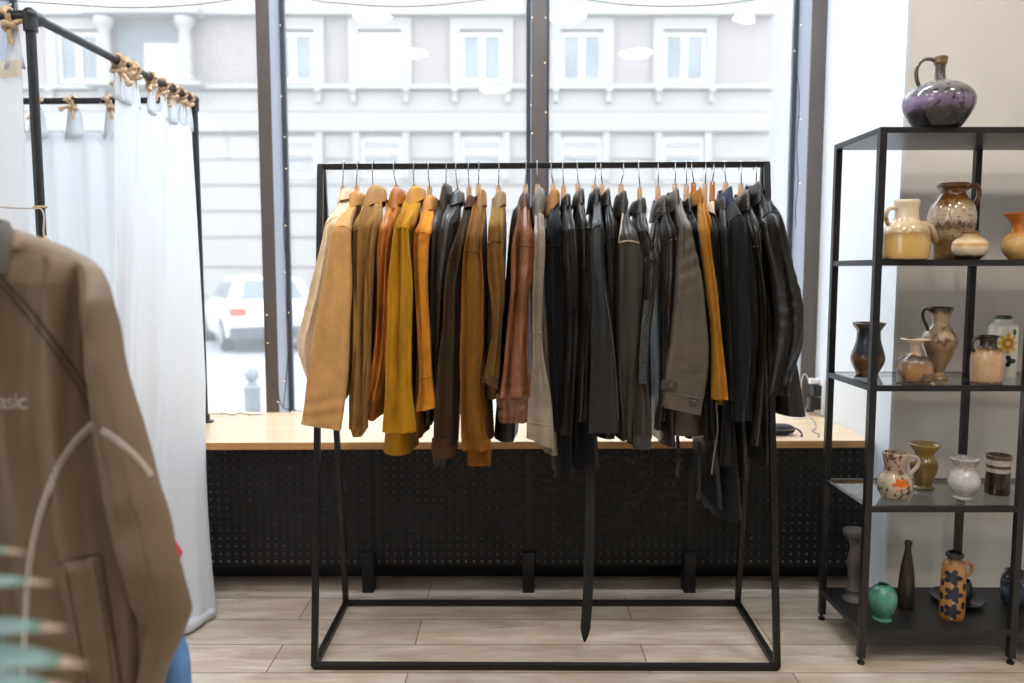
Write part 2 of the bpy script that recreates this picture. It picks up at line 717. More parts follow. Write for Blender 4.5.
for i, c in enumerate([-115, -15] + cols):
    loggia = c < 200
    wd = 21
    # upper window
    x0, x1 = fx(c - wd), fx(c + wd)
    for a, d, zz in ((c - 31, c - wd, 86), (c + wd, c + 31, 86), (c - wd, c + wd, 30)):
        G().box2((fx(a), DF - 0.08, fz(zz)), (fx(d), DF + 0.06, fz(18))).build('window_surround', m_stone2, bld, smooth=False)
    for py0, py1, pane in ((83, 33, m_pane), (178, 138, m_pane)):
        g = G()
        z0, z1 = fz(py0), fz(py1)
        t = 0.1
        g.box2((x0, DF - 0.02, z0), (x0 + t, DF + 0.05, z1))
        g.box2((x1 - t, DF - 0.02, z0), (x1, DF + 0.05, z1))
        g.box2((x0 + t, DF - 0.02, z0), (x1 - t, DF + 0.05, z0 + t))
        g.box2((x0 + t, DF - 0.02, z1 - t), (x1 - t, DF + 0.05, z1))
        if py0 < 100:
            g.box2(((x0 + x1) / 2 - 0.09, DF - 0.02, z0 + t), ((x0 + x1) / 2 + 0.09, DF + 0.05, z1 - t))
        else:
            g.box2((x0 + t, DF - 0.02, z1 - 0.42), (x1 - t, DF + 0.05, z1 - 0.3))
        wn = g.build('window', m_wframe, bld, smooth=False)
        bl = (i in (0, 4) and py0 < 100)
        G().box2((x0 + t, DF + 0.02, z0 + t), (x1 - t, DF + 0.045, z1 - t)).build('pane', m_blind if bl else pane, wn, smooth=False)
    for a, d in ((c - 28, c - wd), (c + wd, c + 28)):
        G().box2((fx(a), DF - 0.14, fz(180)), (fx(d), DF + 0.05, fz(133))).build('window_surround', m_stone2, bld, smooth=False)
    for s in (-26, 26):
        g = G()
        g.box2((fx(c + s - 3), DF - 0.34, fz(94)), (fx(c + s + 3), DF - 0.1, fz(91)))
        g.box2((fx(c + s - 2.4), DF - 0.25, fz(104)), (fx(c + s + 2.4), DF - 0.1, fz(94)))
        g.build('corbel', m_stone2, bld, smooth=False)
    # window of the floor above
    G().box2((x0, DF + 0.0, fz(-6)), (x1, DF + 0.055, ZT - 0.2)).build('upper_pane', m_pane, bld, smooth=False)
# loggia with columns on the left
for c in (117, 195):
    g = G()
    x = fx(c)
    zb, zt = fz(86), fz(22)
    g.lathe([(0.24, 0), (0.24, 0.12), (0.17, 0.2), (0.165, (zt - zb) * 0.55), (0.14, zt - zb - 0.3), (0.2, zt - zb - 0.22), (0.25, zt - zb - 0.12), (0.25, zt - zb)], (x, DF - 0.35, zb), 20)
    g.build('column', m_stone2, bld)
g = G()
g.box2((fx(100), DF - 0.6, fz(20)), (fx(212), DF + 0.06, fz(14)))
g.box2((fx(100), DF - 0.6, fz(90)), (fx(212), DF + 0.06, fz(86.2)))
g.build('balcony_slab', m_stone2, bld, smooth=False)
m_recess_shade = plain('loggia recess shade', FA(134, 137, 140), 0.8)  # flush panel; its darker grey stands in for the recess's shade
G().box2((fx(124), DF - 0.01, fz(85)), (fx(189), DF + 0.06, fz(24))).build('loggia_wall', m_recess_shade, bld, smooth=False)
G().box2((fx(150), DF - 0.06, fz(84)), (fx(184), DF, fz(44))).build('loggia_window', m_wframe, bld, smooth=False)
# neighbouring lighter building at the right
nb = thing('building', 'whitish rendered building at the far right across the street', 'building', ((X1 + 12), DF + 1, ZS + 0.12))
m_nb = plain('white render', FA(186, 184, 180), 0.85, vary=0.03)
G().box2((X1 + 0.02, DF + 0.6, ZS + 0.12), (X1 + 24, DF + 7, ZT)).build('wall', m_nb, nb, smooth=False)
for k in range(5):
    for z in (1.2, 4.4, 7.2):
        x = X1 + 2.4 + k * 3.2
        wn = G().box2((x, DF + 0.52, z), (x + 1.2, DF + 0.62, z + 1.8)).build('window', m_wframe, nb, smooth=False)
        G().box2((x + 0.1, DF + 0.5, z + 0.1), (x + 1.1, DF + 0.53, z + 1.7)).build('pane', m_pane, wn, smooth=False)

# ------------------------------------------------------------ parked car
car_at = P(228, 345, 14.6)
car = thing('car', 'whitish parked car with a red tail light, across the street behind the glass', 'car', (car_at.x, car_at.y, ZS))
ang = math.radians(28)
RM = Matrix.Rotation(ang, 4, 'Z')
ORG = Vector((car_at.x, car_at.y, ZS))


def cp(x, y, z):
    """car frame: x across from the near left corner, y forward (away from us)"""
    return ORG + (RM @ Vector((x, y, z)))


m_car = plain('white car paint', (200, 200, 200), 0.2, coat=0.6)
m_cglass = plain('car glass', (104, 114, 122), 0.08)
m_tyre = plain('tyre rubber', (40, 41, 43), 0.8)
m_rim = plain('alloy rim', (170, 172, 174), 0.3, metal=0.7)
m_bump = plain('dark bumper plastic', (70, 73, 78), 0.6)


def crings(secs, w):
    rings = []
    for y, z0, z1, inset, zi in secs:
        rings.append([cp(0.02, y, z0), cp(w - 0.02, y, z0), cp(w, y, (z0 + z1) / 2), cp(w - 0.06, y, z1), cp(0.06, y, z1), cp(0, y, (z0 + z1) / 2)])
    return rings


g = G().loft(crings([(0, 0.42, 0.88, 0, 0), (0.1, 0.3, 0.98, 0, 0), (0.7, 0.25, 1.0, 0, 0), (3.0, 0.25, 0.98, 0, 0), (4.0, 0.28, 0.84, 0, 0), (4.25, 0.4, 0.66, 0, 0)], 1.78))
g.build('body', m_car, car, bevel=0.03)
cab = [(0.18, 0.97, 0.98), (0.62, 0.97, 1.42), (1.6, 0.97, 1.47), (2.4, 0.97, 1.42), (3.1, 0.97, 0.98)]
g = G().loft([[cp(0.08, y, z0 - 0.02), cp(1.7, y, z0 - 0.02), cp(1.5 if z1 > 1.1 else 1.68, y, z1), cp(0.28 if z1 > 1.1 else 0.1, y, z1)] for y, z0, z1 in cab])
cb = g.build('cabin', m_car, car, bevel=0.03)
g = G().add([cp(0.3, 0.2, 1.03), cp(1.48, 0.2, 1.03), cp(1.36, 0.55, 1.38), cp(0.42, 0.55, 1.38), cp(0.3, 0.24, 1.03), cp(1.48, 0.24, 1.03), cp(1.36, 0.6, 1.38), cp(0.42, 0.6, 1.38)],
            [(0, 1, 2, 3), (7, 6, 5, 4), (0, 4, 5, 1), (1, 5, 6, 2), (2, 6, 7, 3), (3, 7, 4, 0)])
g.build('rear_window', m_cglass, cb, smooth=False)
g = G().add([cp(0.09, 0.7, 1.02), cp(0.09, 2.75, 1.02), cp(0.25, 2.2, 1.38), cp(0.25, 0.85, 1.38), cp(0.15, 0.7, 1.02), cp(0.15, 2.75, 1.02), cp(0.3, 2.2, 1.38), cp(0.3, 0.85, 1.38)],
            [(0, 1, 2, 3), (7, 6, 5, 4), (0, 4, 5, 1), (1, 5, 6, 2), (2, 6, 7, 3), (3, 7, 4, 0)])
g.build('side_window', m_cglass, cb, smooth=False)
G().loft([[cp(0.04, -0.05, z), cp(1.74, -0.05, z), cp(1.74, 0.1, z), cp(0.04, 0.1, z)] for z in (0.26, 0.5)]).build('bumper', m_bump, car, bevel=0.03)
for x in (0.04, 1.44):
    G().loft([[cp(x, -0.02, z), cp(x + 0.3, -0.02, z), cp(x + 0.3, 0.06, z), cp(x, 0.06, z)] for z in (0.72, 0.86)]).build('tail_light', glow('red tail light', (225, 60, 50), 1.2), car, bevel=0.01)
for x in (0.1, 1.68):
    for y in (0.85, 3.4):
        pts = [cp(x - 0.1, y, 0.32), cp(x + 0.1, y, 0.32)]
        wh = G().tube(pts, 0.32, 20).build('wheel', m_tyre, car, angle=30)
        G().tube([cp(x - 0.115, y, 0.32), cp(x + 0.115, y, 0.32)], 0.2, 16).build('rim', m_rim, wh, angle=30)

# bollard on the near pavement
bo = P(252.5, 400, 7.0)
bl = thing('bollard', 'short grey street bollard outside the window, in front of the parked car', 'bollard', (bo.x, 7.0, ZS))
zt = P(252, 369, 7.0).z - ZS
m_bol = plain('grey bollard paint', (120, 126, 130), 0.6)
G().lathe([(0.09, 0), (0.09, 0.08), (0.07, 0.1), (0.068, zt - 0.2), (0.075, zt - 0.19), (0.075, zt - 0.16), (0.045, zt - 0.14), (0.04, zt - 0.12)], (bo.x, 7.0, ZS), 20).build('shaft', m_bol, bl)
G().sphere((bo.x, 7.0, ZS + zt - 0.055), 0.062, 16, 10).build('ball_top', m_bol, bl)

# ======================================================= display counter
m_oak_glare = plain('oak worktop lightened for glare', (234, 206, 168), 0.3, vary=0.12, scale=3, stretch=(1, 14, 14))  # paler than the wood itself: window glare put into the top's colour
ZC = 0.61
ct = thing('display_counter', 'oak window counter, top lightened for glare, with a black pegboard front behind the clothes rail', 'counter', (-0.6, 3.3, 0))
fl, fr_ = 2.975, 3.045
g = G().add([(XL + 0.02, fl, ZC - 0.028), (XR - 0.004, fr_, ZC - 0.028), (XR - 0.004, DW - 0.002, ZC - 0.028), (XL + 0.02, DW - 0.002, ZC - 0.028),
             (XL + 0.02, fl, ZC), (XR - 0.004, fr_, ZC), (XR - 0.004, DW - 0.002, ZC), (XL + 0.02, DW - 0.002, ZC)],
            [(0, 1, 2, 3), (4, 5, 6, 7), (0, 1, 5, 4), (1, 2, 6, 5), (2, 3, 7, 6), (3, 0, 4, 7)])
g.build('worktop', m_oak_glare, ct, smooth=False, bevel=0.002)
g = G().add([(XL + 0.02, fl - 0.003, ZC - 0.028), (XR - 0.004, fr_ - 0.003, ZC - 0.028), (XR - 0.004, fr_ - 0.0001, ZC - 0.028), (XL + 0.02, fl - 0.0001, ZC - 0.028),
             (XL + 0.02, fl - 0.003, ZC - 0.0015), (XR - 0.004, fr_ - 0.003, ZC - 0.0015), (XR - 0.004, fr_ - 0.0001, ZC - 0.0015), (XL + 0.02, fl - 0.0001, ZC - 0.0015)],
            [(0, 1, 2, 3), (4, 5, 6, 7), (0, 1, 5, 4), (1, 2, 6, 5), (2, 3, 7, 6), (3, 0, 4, 7)])
g.build('front_edge', plain('golden oak front edge', (204, 154, 98), 0.5, vary=0.14, scale=4, stretch=(1, 20, 20)), ct, smooth=False)  # added strip in the oak's own darker tone, as the top is lightened
m_peg = plain('black pegboard', (17, 18, 19), 0.5, spec=0.4)
PY = 3.055
g = G()
pz0, pz1 = 0.075, 0.575
cell = 0.0315
nx, nz = int((XR - 0.02 - (-1.62)) / cell), int((pz1 - pz0) / cell)
x0 = XR - 0.012 - nx * cell
vs, fs = [], []


def pegv(x, z):
    vs.append((x, PY, z))
    return len(vs) - 1


corner = {}
for i in range(nx + 1):
    for j in range(nz + 1):
        corner[i, j] = pegv(x0 + i * cell, pz1 - (nz - j) * cell)
for i in range(nx):
    for j in range(nz):
        c = Vector((x0 + (i + 0.5) * cell, PY, pz1 - (nz - j - 0.5) * cell))
        ro = [pegv(c.x + 0.0052 * math.cos(PI / 4 * k + PI / 8), c.z + 0.0052 * math.sin(PI / 4 * k + PI / 8)) for k in range(8)]
        a, b2, d, e2 = corner[i, j], corner[i + 1, j], corner[i + 1, j + 1], corner[i, j + 1]
        # a: bottom left, b2: bottom right, d: top right, e2: top left ; ring starts at 22.5 degrees
        fs += [(b2, d, ro[0], ro[7]), (d, ro[1], ro[0]), (d, e2, ro[2], ro[1]), (e2, ro[3], ro[2]), (e2, a, ro[4], ro[3]), (a, ro[5], ro[4]), (a, b2, ro[6], ro[5]), (b2, ro[7], ro[6])]
g.add(vs, fs)
g.build('pegboard', m_peg, ct, smooth=False)
G().box2((x0, PY + 0.016, pz0 + 0.03), (XR - 0.012, PY + 0.03, pz1)).build('backing_board', plain('grey backing board', (196, 196, 190), 0.85), ct, smooth=False)
G().box2((XL + 0.02, PY, pz0), (x0, PY + 0.03, pz1)).build('side_panel', m_peg, ct, smooth=False)
m_blk = plain('black metal', (15, 15, 16), 0.42, spec=0.5, vary=0.05)
G().box2((XL + 0.02, PY + 0.001, 0.575), (XR - 0.012, PY + 0.03, ZC - 0.028)).build('front_rail', m_blk, ct, smooth=False)
for px in (-60, 367.8, 528.5, 690):
    p = PZ(px, 593.5, 0)
    w = 0.023
    G().box2((p.x - w, PY - 0.03, 0), (p.x + w, PY + 0.03, 0.16)).build('foot', m_blk, ct, smooth=False, bevel=0.003)
    G().box2((p.x - 0.01, PY - 0.004, 0.16), (p.x + 0.01, PY - 0.0005, 0.56)).build('upright', m_blk, ct, smooth=False)
G().box2((XL + 0.02, 3.2, 0), (XR - 0.02, 3.22, ZC - 0.03)).build('rear_support', m_blk, ct, smooth=False)

# =========================================================== clothes rack
BL, BR = PZ(311.5, 668.5, 0), PZ(780, 670, 0)
DBAR = 2.70
TL, TR = P(321.5, 167, DBAR), P(765.5, 164.5, DBAR - 0.006)
BKL, BKR = PZ(346, 605.5, 0), PZ(737.5, 605.5, 0)
rk = thing('clothes_rack', 'black metal A-frame clothes rack full of leather and suede jackets', 'clothes rack', ((BL.x + BR.x) / 2, 2.67, 0))
m_rack = plain('black powder coat', (22, 20, 19), 0.4, spec=0.5)
T = 0.02
up = Vector((0, 0, T / 2))
bl_, br_, kl, kr = BL + up, BR + up, BKL + up, BKR + up
bl_.x += T / 2
br_.x -= T / 2
G().bar(bl_, br_, T).build('front_base_bar', m_rack, rk, smooth=False, bevel=0.0015)
G().bar(kl, kr, T).build('rear_base_bar', m_rack, rk, smooth=False, bevel=0.0015)
G().bar(bl_, kl, T).build('side_base_bar', m_rack, rk, smooth=False, bevel=0.0015)
G().bar(br_, kr, T).build('side_base_bar', m_rack, rk, smooth=False, bevel=0.0015)
G().bar(TL - Vector((0.012, 0, 0)), TR + Vector((0.012, 0, 0)), T * 0.95).build('hanging_bar', m_rack, rk, smooth=False, bevel=0.0015)
xv = Vector((1, 0, 0))
for a, t_, dy in ((bl_, TL, -0.012), (br_, TR, -0.012), (kl, TL, 0.014), (kr, TR, 0.014)):
    g = G().bar(a, t_ + Vector((0, dy, 0)), T, up=Vector((0, 1, 0)))
    g.build('leg', m_rack, rk, smooth=False, bevel=0.0015)

# ================================================= jackets on their hangers
m_wood = plain('pale hanger wood', (214, 170, 128), 0.5, vary=0.15, scale=10, stretch=(6, 1, 1))
m_wood2 = plain('orange hanger wood', (188, 118, 66), 0.5, vary=0.15, scale=10, stretch=(6, 1, 1))
m_wire = plain('steel hanger hook', (190, 190, 190), 0.25, metal=1.0)
ZBAR = (TL.z + TR.z) / 2
BAR_T = T * 0.95


def garment_tube(rows, dfun, bfun, seed, fold=0.006, freq=2.0, crinkle=0.0, slant=0.0, nseg=40, per=6, exp=0.75, inner=True):
    """an empty sleeve: rings follow the outline rows (y, left x, right x); returns G"""
    rnd = random.Random(seed)
    ph = [rnd.uniform(0, 6.3) for _ in range(8)]
    pts = smooth_path([tuple(float(q) for q in r) for r in rows], per)
    y0, y1 = pts[0][0], pts[-1][0]
    cen, hw = [], []
    for (y, xl, xr) in pts:
        d = dfun(y)
        a, b = P(xl, y, d), P(xr, y, d)
        cen.append((a + b) / 2)
        hw.append(max(0.004, (b - a).x / 2))
    rings = []
    N = len(pts)
    for i in range(N):
        s = i / (N - 1)
        t = cen[min(i + 1, N - 1)] - cen[max(i - 1, 0)]
        t = Vector((0, t.y, t.z))
        if t.length < 1e-9:
            t = Vector((0, 0, -1))
        t.normalize()
        nrm = Vector((0, -t.z, t.y))        # perpendicular, away from the viewer for a hanging sleeve
        if nrm.y < 0:
            nrm = -nrm
        b = bfun(pts[i][0])
        y = pts[i][0]
        yw = y * 0.045
        ring = []
        env = min(1.0, 4 * s + 0.15)
        for k in range(nseg):
            a = 2 * PI * k / nseg
            c, sn = math.cos(a), math.sin(a)
            cx = math.copysign(abs(c) ** exp, c)
            cy = math.copysign(abs(sn) ** exp, sn)
            w1 = freq * PI * cx * 0.9 + ph[0] + 0.5 * math.sin(yw + ph[1])
            w2 = freq * 1.9 * PI * cx * 0.9 + ph[2] + 0.7 * math.sin(0.7 * yw + ph[3])
            q = fold * env * (0.55 * math.sin(w1) + 0.5 * (1 - 2 * abs(math.sin(w1 / 2))) + 0.35 * math.sin(w2) + 0.3 * (1 - 2 * abs(math.sin(w2 / 2 + ph[7]))))
            q += crinkle * env * (math.sin(y * 0.42 + 2.2 * cx + ph[4]) * (0.5 + 0.5 * math.sin(yw * 1.3 + ph[5] + cx)))
            wob = 1 + 0.03 * env * math.sin(yw * 1.7 + ph[6] + (1 if c > 0 else 0))
            off = nrm * (cy * b + (q if sn < 0.2 else q * 0.4))
            p = cen[i] + Vector((cx * hw[i] * wob, 0, 0)) + nrm * b * abs(nrm.z) * 1.1 + off
            if slant:
                tail = max(0.0, (s - 0.7) / 0.3)
                p.z -= slant * cx * tail
            ring.append(p)
        rings.append(ring)
    if inner:
        c = sum(rings[-1], Vector()) / nseg
        rings.append([c + (p - c) * 0.93 for p in rings[-1]])
        rings.append([c + (p - c) * 0.86 + Vector((0, 0, 0.03)) for p in rings[-2]])
    g = G().loft(rings)
    return g


def collar_mesh(xl, xr, y0, y1, d, slope, depth=0.088, stand=0.5):
    """a folded collar round the neck: stands up, turns over and falls outside; its left (front) end hangs lower"""
    a, b = P(xl, y1, d), P(xr, y1, d)
    top = P((xl + xr) / 2, y0, d).z
    c = (a + b) / 2
    hw = (b - a).x / 2
    s = (b - a).x / max(1e-6, (xr - xl))
    zb = c.z
    rings = []
    n = 28
    for fr_, sc in ((0.0, 0.72), (0.5, 0.74), (0.96, 0.74), (1.0, 0.78), (0.97, 0.85), (0.75, 0.95), (0.4, 1.04), (0.0, 1.13), (-0.08, 1.15), (-0.1, 1.1), (0.0, 1.02)):
        ring = []
        for k in range(n):
            an = 2 * PI * k / n
            x, y = math.cos(an), math.sin(an)
            low = slope * s * (-x * 0.6 + 0.15)            # the front (left) end hangs lower
            droop = (0.30 * max(0, -x) ** 1.5 + 0.05 * abs(x) ** 2) * (top - zb)
            z = lerp(zb - low, top - droop, fr_)
            shift = lerp(-0.06, 0.10, max(0, min(1, fr_))) * hw
            wav = 0.0025 * math.sin(3 * an + xl) + 0.0015 * math.sin(5 * an + 2 * xl)
            ring.append(Vector((c.x + shift + x * hw * sc * 0.97, DBAR - 0.02 + y * depth * sc + wav, z)))
        rings.append(ring)
    return G().loft(rings, cap0=False, cap1=False)


def slab(top_c, top_y, hem, seed, y_near=2.535, y_far=2.885, tmin=0.015, zoff=0.0, fold=0.004):
    """the hanging body of a jacket seen from its side: broad along the view, thin along the bar"""
    rnd = random.Random(seed + 99)
    ph = [rnd.uniform(0, 6.3) for _ in range(4)]
    hy, hxl, hxr = hem
    dn = (y_near + y_far) / 2
    a, b = P(hxl, hy, dn), P(hxr, hy, dn)
    zc = P(512, hy, y_near).z
    cb, hb = (a + b).x / 2, (b - a).x / 2
    t0 = P(top_c, top_y, DBAR - 0.05)
    zt = t0.z
    zsh = zt - 0.075
    rings = []
    n = 32
    q_ = max(1.0, tmin / 0.017)
    prof = [(zt + 0.01, 0.05, 0.014), (zt - 0.015, 0.075, 0.016 * q_), (zt - 0.045, 0.125, 0.018 * q_), (zsh, 0.165, tmin + 0.004)]
    for k in range(1, 11):
        u = k / 10
        prof.append((lerp(zsh, zc, u), lerp(0.17, (y_far - y_near) / 2, min(1, u * 1.6)), lerp(tmin + 0.005, max(tmin, hb), u ** 1.5)))
    ym = (y_near + y_far) / 2
    for z, hy_, hx in prof:
        u = max(0.0, min(1.0, (zt - z) / (zt - zc)))
        cx = lerp(t0.x, cb, u)
        yc = lerp(DBAR - 0.01, ym, min(1, u * 3))
        ring = []
        for k in range(n):
            an = 2 * PI * k / n
            c, s = math.cos(an), math.sin(an)
            x = math.copysign(abs(c) ** 0.8, c) * hx
            y = math.copysign(abs(s) ** 0.9, s) * hy_
            x += fold * u * math.sin(y * 38 + ph[0] + 2 * u)
            z2 = z - (0.006 * math.sin(y * 9 + ph[1]) * (u > 0.97))
            ring.append(Vector((cx + x, yc + y, z2)))
        rings.append(ring)
    c = sum(rings[-1], Vector()) / n
    rings.append([c + (p - c) * 0.9 for p in rings[-1]])
    rings.append([c + (p - c) * 0.82 + Vector((0, 0, 0.03)) for p in rings[-2]])
    return G().loft(rings)


def coat_hanger(hx, wood, label, wmat, cy1):
    wx, wy0, wy1 = wood
    top = P(hx, 163, DBAR)
    w0 = P(wx, wy0, DBAR)
    w1 = P(wx, wy1, DBAR)
    h = thing('coat_hanger', label, 'hanger', (top.x, DBAR, ZBAR), 'wooden coat hangers on the rack bar')
    # hook over the bar, open towards the back
    r = BAR_T / 2 + 0.004
    x = top.x
    pts = [(x, DBAR + r, ZBAR - 0.012)]
    for k in range(9):
        a = k / 8 * PI
        pts.append((x, DBAR + r * math.cos(a), ZBAR + 0.002 + r * math.sin(a) * 1.1))
    zmid = lerp(ZBAR, w0.z, 0.55)
    pts += [(x, DBAR - r, ZBAR - 0.012), (lerp(x, w0.x, 0.1) + (w0.x - x) * 0.2, DBAR - r * 0.9, zmid), (w0.x, DBAR - 0.002, w0.z + 0.004), (w0.x, DBAR, w0.z - 0.02)]
    G().tube(smooth_path(pts, 3), 0.0019, 6).build('hook', m_wire, h)
    # wooden yoke: flat crescent whose middle rises to the hook
    sec = []
    hw = 0.009
    zt = w0.z
    zl = min(w1.z, P(512, cy1, DBAR - 0.05).z) - 0.012
    for k in range(15):
        u = -1 + 2 * k / 14
        y = DBAR + u * 0.10
        drop = abs(u) ** 1.2 * 0.075
        mid = max(0, 1 - (abs(u) / 0.15) ** 2)
        zt_ = lerp(zl - 0.024, zt, mid) - drop
        zb_ = zl - 0.05 - drop
        sec.append([Vector((w0.x - hw, y, zt_)), Vector((w0.x + hw, y, zt_)), Vector((w0.x + hw, y, zb_)), Vector((w0.x - hw, y, zb_))])
    G().loft(sec).build('wooden_yoke', wmat, h, bevel=0.002, angle=50)
    return h


def jacket(s, idx):
    rows = s['rows']
    lay = s.get('layer', 1)
    df = 2.42 + 0.045 * lay
    ytop = s['collar'][3] - 5
    ysh = max(s.get('sh', rows[0][0] + 28), ytop + 16)
    ybot = rows[-1][0]
    yhem = s['hem'][0]
    d0 = DBAR - 0.03

    def dfun(y):
        k = max(0.0, min(1.0, (y - ytop) / (ysh - ytop)))
        d = lerp(d0, df, math.sin(k * PI / 2) ** 0.9)
        return d + 0.012 * max(0, (y - ysh) / 200)

    def bfun(y):
        k = max(0.0, min(1.0, (y - ytop) / (ysh - ytop)))
        return lerp(0.008, 0.026, min(1, k * 2)) if k < 0.5 else lerp(0.026, s.get('b', 0.021), k * 2 - 1)

    top = P(s['hook'], 163, DBAR)
    j = thing(s['name'], s['label'], s.get('cat', 'jacket'), (top.x, DBAR, 1.2), 'jackets hanging on the black rack')
    mat, mat2 = s['mat'], s.get('cmat', s['mat'])
    sl = s.get('slant', 0) / F * df
    gs = garment_tube(rows, dfun, bfun, idx, s.get('fold', 0.005) * 1.9, s.get('freq', 2.0), s.get('crinkle', 0.0015) * 1.8, sl)
    so = gs.build('sleeve', mat, j, angle=70)
    tr = bvh(gs)
    # body
    cxl, cxr, cy0, cy1, cs = s['collar']
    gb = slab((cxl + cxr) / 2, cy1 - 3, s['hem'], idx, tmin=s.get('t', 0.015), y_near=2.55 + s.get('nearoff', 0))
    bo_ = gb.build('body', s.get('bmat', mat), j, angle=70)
    # far sleeve, behind the body
    xo = P((rows[-1][1] + rows[-1][2]) / 2, ybot, df).x
    zt = P(0, ysh, df).z
    zb = P(0, ybot, df).z
    xt = top.x + (P((rows[2][1] + rows[2][2]) / 2, rows[2][0], df).x - top.x) * 0.3
    xbt = lerp(xt, xo, 0.5)
    rings = []
    for k in range(9):
        u = k / 8
        y = 2.86 + 0.07 * min(1, u * 5)
        z = lerp(zt + 0.01, zb, u)
        rings.append([Vector((lerp(xt, xbt, u) + 0.019 * math.cos(2 * PI * q / 16), y + 0.026 * math.sin(2 * PI * q / 16) + 0.004 * math.sin(9 * u + idx), z)) for q in range(16)])
    G().loft(rings).build('sleeve', mat, j)
    if cxr > cxl:
        collar_mesh(cxl, cxr, cy0, cy1, DBAR - 0.09, cs).build('collar', mat2, j, angle=60)
    for k, (ys, xa, xb, *bow) in enumerate(s.get('seams', [])):
        pts = []
        bw = bow[0] if bow else 0
        for q in range(13):
            u = q / 12
            p = hit(tr, lerp(xa, xb, u), (ys if not isinstance(ys, tuple) else lerp(ys[0], ys[1], u)) - bw * math.sin(u * PI), 0.0005)
            if p:
                pts.append(p)
        if len(pts) > 2:
            G().tube(pts, 0.003, 6).build('seam', s.get('seam_mat', mat), j if False else so)
    if 'cuff' in s:
        gc = garment_tube(s['cuff'], lambda y: df + 0.012 + s.get('cuffd', 0.0), lambda y: s.get('b', 0.021) * s.get('cuffb', 1.12), idx + 500, s.get('cufffold', 0.003), s.get('cufffreq', 2.5), s.get('cufffold', 0.003) * 0.5, s.get('cuffslant', 0) / F * df)
        gc.build('cuff', s.get('cuffmat', mat), so, angle=60)
    for (bx, by) in s.get('buttons', []):
        p = hit(tr, bx, by, 0.002)
        if p:
            G().tube([p + Vector((0, 0.003, 0)), p + Vector((0, -0.0055, 0)), p + Vector((0, -0.007, 0))], [0.0095, 0.0095, 0.007], 16).build('button', s.get('buttonmat', m_wire), so, angle=30)
    for (name, pts, w, m, rr) in s.get('strips', []):
        q = [hit(tr, x, y, 0.002) or P(x, y, df - 0.02) for x, y in pts]
        q = [Vector(v) for v in smooth_path([tuple(v) for v in q], 4)]
        ribbon(q, w / F * df, 0.004, Vector((0, -1, 0))).build(name, m, so, smooth=False)
    return j, tr


def L(name, c, rough=0.42):
    d = sum(c) / 3
    k = 0.52 if d < 60 else (0.62 if d < 85 else (0.8 if d < 100 else 0.94))
    return leather(name, tuple(v * k for v in c), rough)


